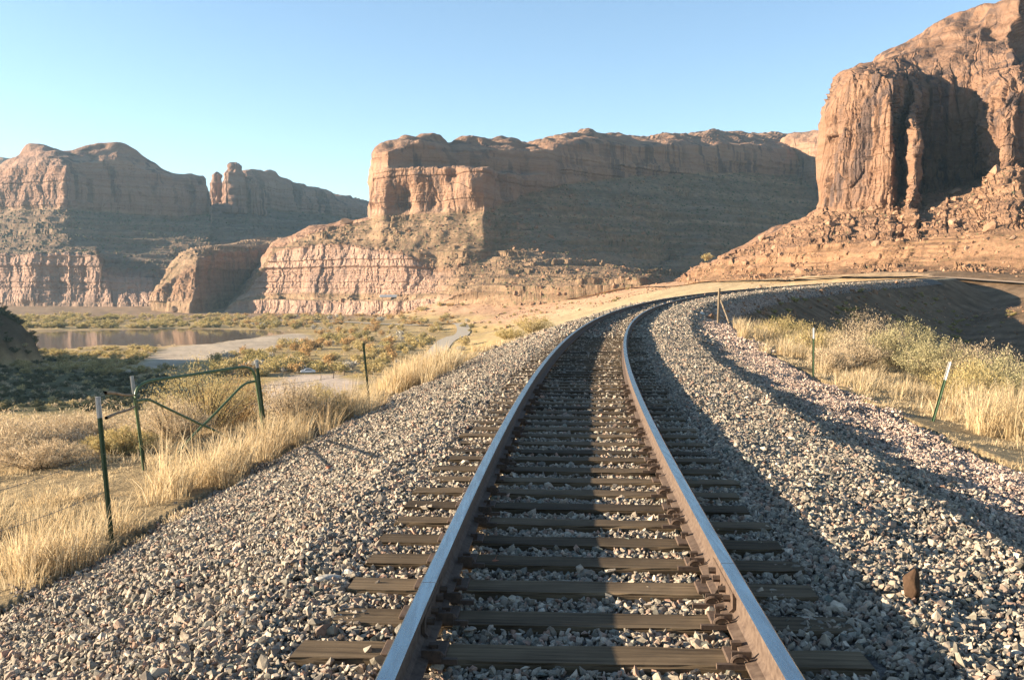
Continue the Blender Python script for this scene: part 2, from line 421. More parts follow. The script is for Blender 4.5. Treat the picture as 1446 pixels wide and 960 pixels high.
def height(x, y):
    g = region(x, y)
    far = np.hypot(x, y)
    g = g + fbm(P3(x / 60, y / 60), 4) * np.clip(far / 500, .1, 2.) + fbm(P3(x / 9, y / 9, 4.), 4) * .5 * sstep(40, 200, far)
    flat = sstep(-27, -28, g)
    g = g * (1 - flat) + flat * np.clip(g, -28.05, -27.6)
    s, d = to_sd(x, y)
    near = abs(d) < 140
    b = np.full(len(x), -99.); b[near] = bank(s[near], d[near])
    rough = sstep(5., 9., abs(d))
    b = b + rough * (fbm(P3(x / 5, y / 5, 2.), 4) * .28 + np.where((d > 0) & (s > 55), fbm(P3(s / 5, abs(d) / 14, 9.), 4) * .5 * sstep(5, 9, d) + fbm(P3(x / 2.2, y / 2.2, 3.), 3) * .3 * sstep(4, 7, d), 0))
    k = 1.2
    h = np.maximum(g, b) + np.clip(k - abs(g - b), 0, None) ** 2 / (4 * k)
    # the shaded rocky hill on the left
    hd = inside(x, y, HILL)
    hh = np.clip(-hd, 0, None)
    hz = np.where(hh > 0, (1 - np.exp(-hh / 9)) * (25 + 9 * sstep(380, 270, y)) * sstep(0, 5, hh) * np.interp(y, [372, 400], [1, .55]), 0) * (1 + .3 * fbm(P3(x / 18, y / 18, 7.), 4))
    h = h + hz
    rd = inside(x, y, RIVER) + 5 * fbm(P3(x / 22, y / 22, 5.), 3)
    h = np.where(rd < 3, np.minimum(h, np.interp(rd, [-8, 3], [-30.5, -28.])), h)
    return h, s, d, hh, rd
nr = 620
rad = np.concatenate([np.geomspace(1.2, 3500, nr)])
ang = np.concatenate([np.linspace(-180, -75, 60, endpoint=False), np.linspace(-75, -33, 120, endpoint=False), np.linspace(-33, 34, 760, endpoint=False), np.linspace(34, 75, 120, endpoint=False), np.linspace(75, 180, 61)])
AA, RR = np.meshgrid(np.radians(ang), rad)
gx, gy = (RR * np.sin(AA)).ravel(), (RR * np.cos(AA)).ravel()
gh, gs, gd, ghill, griv = height(gx, gy)
under = (gd > -4.5) & (gd < 4.95) & (gs > -10) & (gs < 262)
gz = gh - np.where(under, .14 + .0012 * np.hypot(gx, gy), 0)
# colours of the ground, with shade painted into the left river flat
far = np.hypot(gx, gy)
n1 = fbm(P3(gx / 45, gy / 45, 1.), 5); n2 = fbm(P3(gx / 14, gy / 14, 3.), 4)
def tc(*c): return np.array(c, float)[None]
tint = np.repeat(tc(.40, .31, .18), len(gx), 0)
val = sstep(-18, -25, gh)[:, None]
meadow = tc(.40, .285, .135) + tc(.09, .05, .0) * n1[:, None] * 1.5 + tc(.05, .06, .0) * n2[:, None]
tint = tint * (1 - val) + meadow * val
red = (sstep(480, 650, far) * sstep(-26.5, -21, gh))[:, None]
tint = tint * (1 - red) + (tc(.47, .29, .175) + tc(.06, .05, .04) * n1[:, None]) * red
red2 = (sstep(60, 200, gx) * sstep(200, 260, gy))[:, None]
tint = tint * (1 - red2) + (tc(.46, .275, .16) + tc(.05, .04, .03) * n1[:, None]) * red2
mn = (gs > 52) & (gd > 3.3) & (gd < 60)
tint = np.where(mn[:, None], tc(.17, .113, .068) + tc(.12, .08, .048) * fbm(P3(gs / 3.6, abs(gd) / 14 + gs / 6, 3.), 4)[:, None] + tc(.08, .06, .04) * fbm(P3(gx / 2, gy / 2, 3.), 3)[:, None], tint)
nearm = ((abs(gd) < 16) & (gs < 60))[:, None]
tint = np.where(nearm, tc(.33, .245, .135) + tc(.08, .06, .04) * n2[:, None], tint)
sd_ = inside(gx, gy, SAND); ld_ = inside(gx, gy, LOT)
m_ = sstep(6, -3, sd_ + 5 * n2)[:, None]; tint = tint * (1 - m_) + tc(.46, .37, .27) * m_
m_ = sstep(5, -3, ld_ + 5 * n2)[:, None]; tint = tint * (1 - m_) + tc(.53, .42, .32) * m_
SHADE_TINT = poly_z([(-400, 528), (60, 520), (240, 536), (250, 560), (200, 575), (60, 582), (-400, 600)], -28)  # flat in the hill's shadow, tinted dark olive to deepen that shade
m_ = sstep(9, -5, inside(gx, gy, SHADE_TINT) + 9 * n2)[:, None]; tint = tint * (1 - m_) + tc(.115, .105, .05) * m_
m_ = sstep(8, 0, griv)[:, None]; tint = tint * (1 - m_) + tc(.22, .16, .10) * m_
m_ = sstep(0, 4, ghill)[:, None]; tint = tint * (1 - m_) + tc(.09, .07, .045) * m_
m_ = (sstep(720, 860, gy) * sstep(-60, -160, gx))[:, None]; tint = tint * (1 - m_) + (tc(.27, .18, .11) + tc(.06, .045, .03) * n2[:, None]) * m_
tint = np.clip(tint, .02, .8)
gf = grid_faces(len(rad), len(ang))
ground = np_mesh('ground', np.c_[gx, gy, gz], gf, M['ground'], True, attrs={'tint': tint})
tag(ground, 'desert valley floor and benches of dry red soil', 'ground', kind='structure')
def gz_at(x, y): return height(np.atleast_1d(np.asarray(x, float)), np.atleast_1d(np.asarray(y, float)))[0]
# river water
rp = np.array(RIVER); c0 = rp.mean(0)
bm = bmesh.new(); vv = [bm.verts.new((*(c0 + (p - c0) * 1.25), -28.35)) for p in rp]
fc = bm.faces.new(vv); bmesh.ops.triangulate(bm, faces=[fc])
bmesh.ops.recalc_face_normals(bm, faces=bm.faces)
if bm.faces[:][0].normal.z < 0: bmesh.ops.reverse_faces(bm, faces=bm.faces)
tag(bm_obj('river', bm, M['water']), 'brown river bending through the valley on the left', 'river', kind='structure')
# roads
def strip(name, pts, width, mat, lift, label):
    pts = np.asarray(pts, float)
    t = np.r_[0, np.cumsum(np.hypot(*np.diff(pts, axis=0).T))]; u = np.linspace(0, t[-1], int(t[-1] / 2.5))
    k = np.ones(15) / 15
    x = np.interp(u, t, pts[:, 0]); y = np.interp(u, t, pts[:, 1])
    x[7:-7] = np.convolve(x, k, 'valid'); y[7:-7] = np.convolve(y, k, 'valid')
    tx, ty = np.gradient(x), np.gradient(y); L = np.hypot(tx, ty)
    rows = []
    for o in np.linspace(-.5, .5, 5):
        rows.append(np.c_[x - ty / L * o * width, y + tx / L * o * width])
    rows = np.array(rows)
    zc = np.max([gz_at(r[:, 0], r[:, 1]) for r in rows], axis=0)
    zc = np.convolve(np.pad(zc, 6, 'edge'), np.ones(13) / 13, 'valid') + lift
    v = np.array([np.c_[r, zc] for r in rows]).reshape(-1, 3)
    return tag(np_mesh(name, v, grid_faces(5, len(u))[:, ::-1], mat, True), label, 'road', kind='structure'), x, y, zc
road_px = [(575, 560, 250), (600, 520, 340), (613, 500, 405), (630, 486, 470), (648, 474, 540), (656, 467, 585), (652, 462, 630), (635, 459, 665), (600, 457, 690), (560, 455, 710), (500, 453, 740), (380, 452, 790)]
road, rx_, ry_, rz_ = strip('road', [W(a, b, c)[:2] for a, b, c in road_px], 8., M['road'], .35, 'grey asphalt road bending below the tracks')
strip('dirt_road', [W(a, b, c)[:2] for a, b, c in [(760, 405, 830), (860, 402, 720), (960, 397, 560), (1060, 392, 430), (1160, 389, 355), (1260, 387, 318), (1330, 388, 300), (1420, 392, 275), (1500, 400, 250)]], 6., M['dirt'], .25, 'pale dirt road running along the foot of the talus')

# ------------------------------------------------------------------ cliffs and mesas
def sheet(name, cols, nst, zones, mat, stepx, stepy, amp, seed, bumps=(), label=None, fade={}, flute=1., bed=1., terr=1., pale=()):
    """cols: {px: [(py,D) or None]*nst}; stations given at few columns are interpolated along the cliff.
    zones: (talus..cliff weight, dome weight) of each station"""
    pxs = sorted(cols)
    P = np.zeros((len(pxs), nst, 2))
    for k in range(nst):
        kx = [p for p in pxs if cols[p][k] is not None]
        P[:, k, 0] = np.interp(pxs, kx, [cols[p][k][0] for p in kx]); P[:, k, 1] = np.interp(pxs, kx, [cols[p][k][1] for p in kx])
    ux = np.unique(np.concatenate([np.linspace(a, b, max(3, int((b - a) / stepx)) + 1) for a, b in zip(pxs[:-1], pxs[1:])]))
    G = np.zeros((len(ux), nst, 3))
    for k in range(nst):
        key = np.array([W(p, P[j, k, 0], P[j, k, 1]) for j, p in enumerate(pxs)])
        for c in range(3): G[:, k, c] = np.interp(ux, pxs, key[:, c])
    dpy = np.abs(np.diff(P[:, :, 0], axis=1)).max(0)
    rows, zr, zk = [], [], []
    for t in (1., .66, .33):
        rows.append(G[:, 0] + (G[:, 0] - G[:, 1]) * (1, 1, 0) * t * .5 - (0, 0, 30 * amp * t)); zr.append(np.array(zones[0])); zk.append(0)
    for k in range(nst - 1):
        n = max(6, int(dpy[k] / stepy)) if k < nst - 2 else 22
        for t in np.arange(n) / n:
            rows.append(G[:, k] * (1 - t) + G[:, k + 1] * t); tw = sstep(0, .16, t) if abs(zones[k][0] - zones[k + 1][0]) > .35 and zones[k + 1][1] < .5 else t; zr.append(np.array(zones[k]) * (1 - tw) + np.array(zones[k + 1]) * tw); zk.append(k)
    rows.append(G[:, -1]); zr.append(np.array(zones[-1])); zk.append(nst)
    V = np.stack(rows, 1); Z = np.array(zr)                     # (nx, ny, 3)
    for _ in range(3):
        V[:, 1:-1] = .5 * V[:, 1:-1] + .25 * (V[:, 2:] + V[:, :-2])
    for _ in range(4):
        V[1:-1] = .5 * V[1:-1] + .25 * (V[2:] + V[:-2])
    nx, ny = V.shape[:2]
    def normals(V):
        a = np.gradient(V, axis=0); b = np.gradient(V, axis=1); n = np.cross(a, b); return n / (np.linalg.norm(n, axis=2, keepdims=True) + 1e-9)
    # smooth outward normals for the displacement
    N = normals(V)
    for _ in range(12):
        N[1:-1] = .5 * N[1:-1] + .25 * (N[2:] + N[:-2]); N[:, 1:-1] = .5 * N[:, 1:-1] + .25 * (N[:, 2:] + N[:, :-2])
    N /= np.linalg.norm(N, axis=2, keepdims=True) + 1e-9
    Np = N.reshape(-1, 3); p = V.reshape(-1, 3)
    low = np.repeat(sstep(0, 12, np.arange(ny))[None], nx, 0).ravel()
    for ax_, sc_ in ((0, 1.), (1, 1.)):
        wq = 5.5 * amp * perlin(p * (1, 1, .3) / (38 * amp) + 50 * ax_ + seed) + 2.6 * amp * perlin(p * (1, 1, .3) / (13 * amp) + 70 * ax_ + seed)
        p = p + np.eye(3)[ax_] * (wq * low)[:, None]
    for c, r, vec in bumps:
        q = np.exp(-(((p - c) / r) ** 2).sum(1)); p = p + q[:, None] * np.asarray(vec, float)
    CL = np.repeat(Z[None, :, 0], nx, 0)
    if fade:
        fx = sstep(fade['x'][0], fade['x'][1], ux); row = np.array(zk); m_ = np.isin(row, fade['seg']) * 1.
        CL = CL * (1 - .85 * fx[:, None] * m_[None])
    cl = CL.ravel(); dm = np.repeat(Z[None, :, 1], nx, 0).ravel()
    nst_ = fbm(p / 90 + seed, 2) * .12
    a = amp
    arc = np.concatenate([[0], np.cumsum(np.linalg.norm(np.diff(V[:, ny // 2], axis=0), axis=1))]); ar = np.repeat(arc, ny)
    # cliff: lumps, vertical joints, ledges of the beds
    lump = fbm(p / (26 * a) + seed, 4)
    fl = fbm(P3(p[:, 0] / (9 * a), p[:, 1] / (9 * a), p[:, 2] / (110 * a)) + seed, 4)
    fl = -np.abs(fl) * 1.9 + .45
    cr = fbm(P3(p[:, 0] / (22 * a), p[:, 1] / (22 * a), p[:, 2] / (320 * a)) + seed * 2, 2); cr = -np.clip(1 - abs(cr) * 9, 0, 1)
    zb = p[:, 2] + 5 * a * fbm(p / (60 * a) + 3, 2)
    st = fbm(P3(zb / (7. * a), seed, 0.), 4); st2 = np.tanh(perlin(P3(zb / (13 * a), seed + 3, 0.)) * 5)
    hz_ = (ar + 1.2 * a * lump); b1, q1 = cells(np.c_[hz_ / (14 * a), p[:, 2] / (50 * a) + .2 * perlin(np.c_[p[:, 0], p[:, 1], p[:, 2]] / (40 * a))]); b2, q2 = cells(np.c_[hz_ / (3.2 * a) + 7, p[:, 2] / (7 * a)])
    zw = p[:, 2] + 2.2 * a * fbm(p / (45 * a) + 13, 3)
    def beds(h, k):
        t = zw / (h * a) + .35 * perlin(P3(zw / (2.7 * h * a), seed + k, 0.)); i_ = np.floor(t).astype(np.int64); f_ = t - i_
        r0 = PERM[(i_ + 17 * k) & 255] / 256; r1_ = PERM[(i_ + 1 + 17 * k) & 255] / 256
        return r0 + (r1_ - r0) * sstep(.86, 1., f_), f_
    e1, _f = beds(8., 1); e2, _f = beds(2.6, 2)
    ff = perlin(P3(p[:, 0] / (4.5 * a), p[:, 1] / (4.5 * a), p[:, 2] / (130 * a)) + seed * 3); fine = -np.clip(1 - abs(ff) * 7, 0, 1)
    D = cl * (1 - .8 * dm) * a * (1.7 * lump + flute * (.7 * fl + 2.2 * cr + 1.2 * fine + 4.6 * (q1 - .5) - 1.3 * sstep(.1, 0, b1)) + 1.0 * (q2 - .5) + bed * (2.6 * (e1 - .5) + 1.3 * (e2 - .5)))
    # rounded caps
    D = D + dm * a * (11. * fbm(p / (42 * a) + seed + 9, 3) + 1.2 * st2 + .7 * lump)
    # talus: benches, gullies and fallen rock
    tl = (1 - cl) * (1 - dm)
    c1, r1 = cells(np.c_[p[:, 0], p[:, 1] + p[:, 2]] / (5.5 * a) + .15 * np.c_[lump, lump]); c2, r2 = cells(np.c_[p[:, 0] + 40, p[:, 1] + p[:, 2]] / (2.2 * a))
    patch = sstep(-.15, .25, fbm(p / (40 * a) + seed + 5, 3))
    D = D + tl * a * (2.2 * fbm(p / (22 * a) + seed + 4, 4) + 1.1 * st2 + .8 * st + patch * (1.9 * (r1 > .62) * sstep(.05, .4, c1) * r1 + .8 * (r2 > .5) * sstep(.05, .4, c2) * r2))
    edge = np.repeat(sstep(0, 4, np.arange(ny))[None], nx, 0).ravel()
    p = p + Np * (D * edge)[:, None]
    # hard beds stand out of the talus as steps
    for h, k, wt in ((7.5, 5, .75), (2.8, 9, .55)):
        zq = p[:, 2] + 1.5 * a * fbm(p / (50 * a) + k, 3); t = zq / (h * a) + .45 * perlin(P3(zq / (3.1 * h * a), seed + k, 1.)); f_ = t - np.floor(t)
        pw = sstep(-.12, .2, fbm(np.c_[p[:, 0], p[:, 1], p[:, 2] * 2] / (70 * a) + seed + k, 3))
        p[:, 2] += tl * edge * terr * wt * pw * h * a * (sstep(.42, .58, f_) - f_)
    f = grid_faces(nx, ny)
    o = np_mesh(name, p, f, mat, False, attrs={'zone': np.clip(cl + dm * .85, 0, 1), 'pale': np.clip(np.repeat(np.isin(np.array(zk), pale)[None] * 1., nx, 0).ravel() * cl * 1.3, 0, 1)})
    if label: tag(o, label, 'rock formation', kind='structure')
    return o, p.reshape(nx, ny, 3), Np.reshape(nx, ny, 3), tl.reshape(nx, ny), ux
def line(*a): return list(a)

# central mesa with its talus and the pale lower cliff: foot, ledge, ledge inside, lower rim, cliff foot, bench, bench inside, shoulder, skyline, back
_ = None
c1 = {
 322: [(447, 995), (443, 1000), (440, 1010), (437, 1025), (435, 1048), (434, 1052), (433, 1072), (432, 1092), (431, 1112), (434, 1200)],
 335: [(446, 990), (430, 994), (426, 1004), (423, 1018), (420, 1041), (419, 1054), (418, 1064), (417, 1084), (416, 1114), (420, 1200)],
 350: [(446, 985), (424, 989), (420, 999), (408, 1012), (405, 1025), (404, 1034), (403, 1044), (402, 1064), (401, 1094), (408, 1200)],
 365: [_, _, _, (384, 1004), (381, 1008), (380, 1021), (379, 1031), (378, 1051), (377, 1081), (386, 1200)],
 385: [(446, 970), (424, 974), (420, 984), (354, 998), (349, 1014), (348, 1018), (347, 1033), (346, 1048), (345, 1068), (356, 1200)],
 430: [(446, 950), (424, 953), (420, 963), (347, 978), (334, 1010), (332, 1026), (331, 1036), (330, 1051), (328, 1076), (340, 1250)],
 490: [(446, 925), (425, 928), (420, 938), (346, 955), (319, 1008), (317, 1020), (316, 1030), (315, 1050), (314, 1080), (325, 1300)],
 525: [_, _, _, (352, 937), (311, 1000), (310, 1010), (309.5, 1020), (309, 1040), (308, 1080), (315, 1300)],
 528: [(446, 906), (425, 909), (420, 919), (354, 936), (311, 992), (243, 1000), (240, 1003), (222, 1010), (216, 1020), (228, 1400)],
 545: [_, _, _, _, (309, 962), (237, 968), (234, 980), (213, 985), (203, 1015), (212, 1400)],
 570: [(443, 885), (426, 888), (420, 898), (362, 915), (307, 960), (237, 964), (235, 992), (206, 1000), (194, 1040), _],
 598: [_, _, _, _, (306, 955), (237, 960), (235, 1006), (203, 1016), (189, 1060), _],
 616: [(428, 860), (421, 863), (416, 870), (385, 895), (305, 948), (238, 953), (236, 1014), (206, 1026), (191, 1070), _],
 632: [_, _, _, _, (304, 940), (238, 945), (236, 1023), (214, 1036), (205, 1085), _],
 655: [(416, 838), (412, 842), (406, 852), (380, 882), (303, 936), (239, 940), (236, 1036), (213, 1048), (197, 1100), _],
 682: [_, _, _, _, (300, 926), (239, 930), (237, 1050), (212, 1062), (195, 1120), (206, 1500)],
 694: [_, _, _, _, (297, 970), (242, 985), (239, 1056), (212, 1068), (196, 1130), _],
 722: [(409, 806), (406, 810), (400, 824), (345, 915), (288, 1024), (245, 1030), (243, 1064), (213, 1080), (199, 1140), _],
 742: [_, _, _, _, (278, 1050), (246, 1056), (244, 1078), (215, 1090), (207, 1160), _],
 770: [_, _, _, _, (268, 1075), (246, 1080), (244, 1083), (212, 1095), (199, 1180), _],
 800: [(406, 778), (402, 783), (396, 798), (358, 925), (261, 1120), (238, 1125), (237, 1128), (205, 1140), (189, 1210), (197, 1600)],
 826: [_, _, _, _, _, _, _, (203, 1165), (185, 1240), _],
 880: [(402, 760), (396, 765), (390, 775), (374, 928), (252, 1205), (232, 1210), (231, 1213), (204, 1222), (195, 1310), _],
 908: [(400, 755), (394, 760), (391, 775), (384, 925), (250, 1240), (231, 1245), (230, 1248), (206, 1256), (197, 1345), _],
 918: [(400, 785), (394, 800), (390, 820), (383, 940), _, _, _, _, _, _],
 940: [(398, 850), (392, 880), (386, 915), (366, 1030), (248, 1268), (230, 1273), (229, 1275), (206, 1283), (191, 1400), _],
 1000: [(396, 950), (390, 975), (380, 1010), (340, 1085), (246, 1335), (228, 1340), (227, 1343), (205, 1352), (187, 1500), (193, 1800)],
 1060: [(392, 1080), (386, 1100), (374, 1120), (330, 1180), (246, 1410), (228, 1415), (227, 1418), (204, 1430), (187, 1600), _],
 1120: [(385, 1200), (380, 1210), (368, 1230), (322, 1290), (248, 1490), (228, 1495), (227, 1498), (206, 1510), (191, 1660), _],
 1190: [(380, 1310), (375, 1320), (362, 1340), (316, 1400), (250, 1580), (230, 1585), (229, 1588), (207, 1600), (190, 1760), _],
 1290: [(380, 1430), (375, 1440), (362, 1460), (316, 1520), (250, 1700), (230, 1705), (229, 1708), (207, 1720), (192, 1880), (198, 2100)],
}
z1 = [(.2, 0), (1, 0), (.1, 0), (1, 0), (.1, 0), (1, .1), (.7, .5), (.6, .6), (0, 1), (0, 1)]
mesa = sheet('mesa', c1, 10, z1, M['rock'], 1.0, .9, 1.0, 11.3, bumps=[(W(566, 284, 960), (15, 40, 17), (0, 17, 0)), (W(616, 284, 948), (14, 40, 15), (0, 15, 0)), (W(668, 262, 938), (13, 30, 17), (-3, -13, 0)), (W(640, 250, 945), (9, 30, 8), (0, 9, 0)), (W(590, 250, 958), (8, 30, 8), (0, -7, 0))], fade={'x': (585, 670), 'seg': [0, 1, 2, 3]}, flute=.42, bed=1.7, pale=(0, 1, 2), label='long sandstone mesa with a sunlit end and a shaded wall')
# right hand cliff: talus foot, ledge foot, ledge top, cliff foot, plinth, mid wall, shoulder, upper dome, skyline, back
c2 = {
 955: [(399, 640), (398, 650), (397, 655), (397, 660), (396.6, 665), (396.4, 668), (396.2, 670), (396, 675), (395.8, 680), (398, 800)],
 985: [(397, 560), (389, 590), (380, 600), (377, 620), (376, 625), (375.6, 628), (375.2, 632), (375, 636), (374.6, 645), (385, 780)],
 1020: [(396, 500), (386, 530), (372, 545), (364, 580), (363, 584), (362.6, 588), (362.2, 592), (362, 596), (361, 606), (375, 760)],
 1060: [(395, 455), (384, 488), (366, 502), (350, 560), (349, 565), (348, 570), (347.5, 575), (347, 580), (346, 592), (362, 740)],
 1100: [(394, 425), (381, 456), (360, 470), (328, 560), (327, 565), (326.5, 570), (326, 574), (325.6, 578), (325, 590), (340, 740)],
 1150: [(393, 395), (377, 428), (352, 443), (303, 545), (302, 550), (301.6, 553), (301, 556), (300.6, 562), (300, 575), (318, 740)],
 1163: [(393, 388), (376, 422), (350, 438), (297, 538), (296, 542), (295, 546), (294, 550), (293.6, 556), (293, 566), (310, 740)],
 1167: [_, _, _, (296, 532), (262, 534), (190, 536), (160, 542), (155, 550), (151, 560), (170, 860)],
 1174: [_, _, _, (297, 526), (262, 528), (180, 532), (148, 538), (144, 548), (140, 560), _],
 1186: [(392, 376), (375, 408), (346, 424), (299, 516), (264, 518), (170, 524), (124, 534), (117, 570), (110, 630), (130, 950)],
 1212: [_, _, _, (300, 503), (264, 506), (160, 512), (106, 524), (99, 575), (93, 638), _],
 1240: [(391, 350), (373, 384), (343, 398), (302, 488), (264, 493), (150, 498), (106, 510), (98, 580), (87, 645), (105, 980)],
 1258: [_, _, _, (301, 480), (264, 486), (150, 490), (112, 502), (98, 582), (72, 648), _],
 1266: [_, _, _, (296, 492), (263, 500), (160, 506), (114, 516), (96, 584), (66, 649), _],
 1276: [(390, 334), (372, 368), (341, 383), (290, 520), (260, 524), (180, 528), (118, 540), (95, 584), (60, 650), _],
 1281: [_, _, _, (288, 505), (261, 510), (180, 516), (119, 542), (95, 584), (57, 650), _],
 1285: [_, _, _, (287, 462), (262, 470), (185, 474), (120, 540), (95, 583), (54, 650), _],
 1294: [_, _, _, (284, 460), (262, 469), (190, 474), (122, 542), (95, 582), (49, 649), _],
 1300: [_, _, _, (281, 545), (256, 548), (180, 552), (124, 556), (96, 580), (45, 648), _],
 1350: [(391, 312), (372, 345), (336, 360), (263, 545), (250, 550), (180, 555), (126, 560), (92, 574), (22, 640), _],
 1382: [_, _, _, (255, 530), (240, 535), (180, 542), (128, 552), (92, 568), (11, 632), (30, 1000)],
 1394: [_, _, _, (250, 476), (236, 480), (180, 486), (126, 520), (92, 562), (6, 628), _],
 1420: [(397, 288), (376, 322), (332, 340), (243, 462), (230, 466), (170, 470), (112, 500), (88, 556), (0, 622), _],
 1440: [_, _, _, (236, 462), (222, 466), (160, 470), (102, 505), (80, 552), (-4, 618), _],
 1452: [_, _, _, (232, 500), (220, 505), (160, 510), (100, 530), (78, 590), (-8, 705), _],
 1500: [(402, 268), (380, 300), (328, 320), (226, 520), (210, 525), (150, 530), (92, 550), (60, 600), (-30, 710), _],
 1530: [_, _, _, (224, 470), (208, 475), (150, 480), (80, 510), (50, 590), (-45, 715), _],
 1660: [(408, 245), (384, 275), (322, 300), (212, 450), (196, 455), (130, 460), (50, 500), (10, 580), (-90, 720), (-60, 1000)],
 1850: [(412, 220), (386, 250), (318, 275), (200, 430), (180, 435), (110, 440), (20, 480), (-20, 560), (-120, 720), _],
}
z2 = [(0, 0), (.05, 0), (0, 0), (.45, 0), (1, 0), (1, 0), (1, .35), (.55, .7), (.2, .9), (0, 1)]
dents = [(W(1425, 50, 575), (24, 50, 20), (0, 20, 0)), (W(1386, 55, 590), (12, 40, 18), (0, -12, 3)), (W(1300, 92, 580), (14, 20, 9), (0, 5, 0)),
         (W(1352, 285, 470), (40, 60, 14), (0, 0, 3))]
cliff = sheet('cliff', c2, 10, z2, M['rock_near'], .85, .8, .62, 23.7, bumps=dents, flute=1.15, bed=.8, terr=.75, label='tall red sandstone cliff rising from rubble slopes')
# left mesas: foot, lower rim, bench, upper foot, mid wall, shoulder, skyline, back
c3 = {
 -260: [(432, 1200), (364, 1210), (352, 1300), (300, 1500), (265, 1510), (246, 1530), (240, 1600), (250, 2000)],
 -90: [(431, 1160), (362, 1170), (352, 1260), (298, 1450), (262, 1460), (244, 1480), (242, 1560), (300, 1720)],
 0: [(430, 1130), (362, 1140), (352, 1230), (297, 1400), (262, 1410), (240, 1430), (233, 1490), (300, 1600)],
 28: [_, _, _, (296, 1384), (256, 1394), (234, 1404), (221, 1480), _],
 46: [(430, 1118), (361, 1128), (350, 1220), (296, 1376), (254, 1384), (232, 1396), (208, 1480), (300, 1590)],
 78: [_, _, _, (296, 1364), (254, 1370), (232, 1384), (208, 1482), _],
 92: [(430, 1110), (360, 1120), (350, 1210), (297, 1358), (254, 1364), (232, 1380), (210, 1480), (300, 1590)],
 104: [_, _, _, (298, 1390), (252, 1396), (230, 1410), (208, 1485), (300, 1600)],
 138: [(430, 1100), (361, 1112), (352, 1215), (300, 1425), (262, 1430), (226, 1445), (205, 1492), (300, 1600)],
 146: [(430, 1099), (382, 1112), (353, 1230), _, _, _, _, _],
 166: [_, _, _, _, _, (224, 1458), (205, 1500), _],
 190: [(429, 1090), (388, 1130), (353, 1260), (305, 1445), (272, 1452), (234, 1470), (211, 1510), (300, 1605)],
 216: [_, _, _, _, _, _, (226, 1518), _],
 238: [_, _, _, _, _, _, (240, 1526), _],
 255: [(428, 1080), (388, 1150), (351, 1290), (310, 1480), (282, 1486), (254, 1500), (243, 1534), (300, 1610)],
 275: [_, _, _, _, _, _, (241, 1546), _],
 293: [_, _, _, (300, 1520), (280, 1530), (256, 1548), (247, 1562), (300, 1640)],
 297: [(428, 1082), (390, 1160), (352, 1300), (318, 1460), (317, 1480), (316, 1500), (315, 1530), (330, 1580)],
}
c3b = {
 250: [(430, 1092), (394, 1165), (355, 1310), (316, 1500), (314, 1540), (312, 1600), (311, 1640), (314, 1700)],
 290: [_, _, (353, 1315), (307, 1560), (303, 1620), (300, 1690), (298, 1710), (302, 1800)],
 312: [_, _, _, (304, 1600), (290, 1700), (280, 1715), (272, 1730), (290, 1900)],
 341: [_, _, _, (302, 1660), (268, 1715), (250, 1725), (244, 1745), (270, 2000)],
 352: [_, _, _, (292, 1720), (262, 1726), (246, 1735), (242, 1750), _],
 378: [_, _, _, (296, 1770), (268, 1776), (248, 1786), (242, 1810), _],
 396: [(426, 1070), (390, 1200), (350, 1350), (300, 1810), (276, 1815), (256, 1830), (249, 1850), _],
 430: [_, _, _, _, _, _, (258, 1910), _],
 462: [_, _, _, (304, 1930), (284, 1935), (273, 1950), (267, 1980), _],
 474: [_, _, _, _, _, (279, 1990), (275, 2010), _],
 525: [(424, 1100), (390, 1300), (350, 1500), (312, 2050), (300, 2060), (292, 2080), (286, 2110), (290, 2400)],
 640: [(424, 1200), (390, 1400), (350, 1600), (315, 2200), (308, 2210), (304, 2230), (300, 2260), (304, 2500)],
}
z3 = [(.6, 0), (1, 0), (.1, 0), (.15, 0), (1, 0), (.8, .4), (.1, 1), (0, 1)]
ridge = sheet('ridge', c3, 8, z3, M['rock_far'], 1.0, .9, 1.35, 37.1, flute=.42, bed=1.5, pale=(0,), label='far domed sandstone ridge with a lit end on the left')
ridge_b = sheet('ridge', c3b, 8, z3, M['rock_far'], 1.0, .9, 1.35, 44.1, flute=.42, bed=1.5, label='far shaded sandstone ridge running down to the gap beside the mesa')
def blob_rock(name, lobes, mat, label, seed, a):
    bm = bmesh.new()
    for c_, r_ in lobes:
        g_ = bmesh.ops.create_icosphere(bm, subdivisions=6, radius=1)
        for v in g_['verts']:
            q = np.array(v.co[:]); q = np.sign(q) * np.abs(q) ** .8; v.co = Vector(c_ + q * np.array(r_))
    co = np.array([v.co[:] for v in bm.verts]); bm.normal_update(); no = np.array([v.normal[:] for v in bm.verts])
    st_ = np.tanh(perlin(P3(co[:, 2] / (7 * a), seed, 0.)) * 4)
    d_ = a * (2.2 * fbm(co / (16 * a) + seed, 4) + 1.1 * st_ - 1.6 * np.clip(1 - abs(perlin(co * (1, 1, .15) / (9 * a))) * 6, 0, 1))
    for v, q in zip(bm.verts, co + no * d_[:, None]): v.co = Vector(q)
    o = bm_obj(name, bm, mat); at = o.data.attributes.new('zone', 'FLOAT', 'POINT'); at.data.foreach_set('value', np.ones(len(o.data.vertices), np.float32))
    return tag(o, label, 'rock formation', kind='structure')
blob_rock('rock_fin', [(W(332, 286, 1645), (19, 26, 64)), (W(307, 290, 1668), (11, 18, 56)), (W(322, 299, 1640), (30, 28, 15)), (W(352, 292, 1672), (26, 24, 50))], M['rock_far'], 'upright sandstone fin with a sunlit left face standing on the far ridge', 5.5, 1.3)
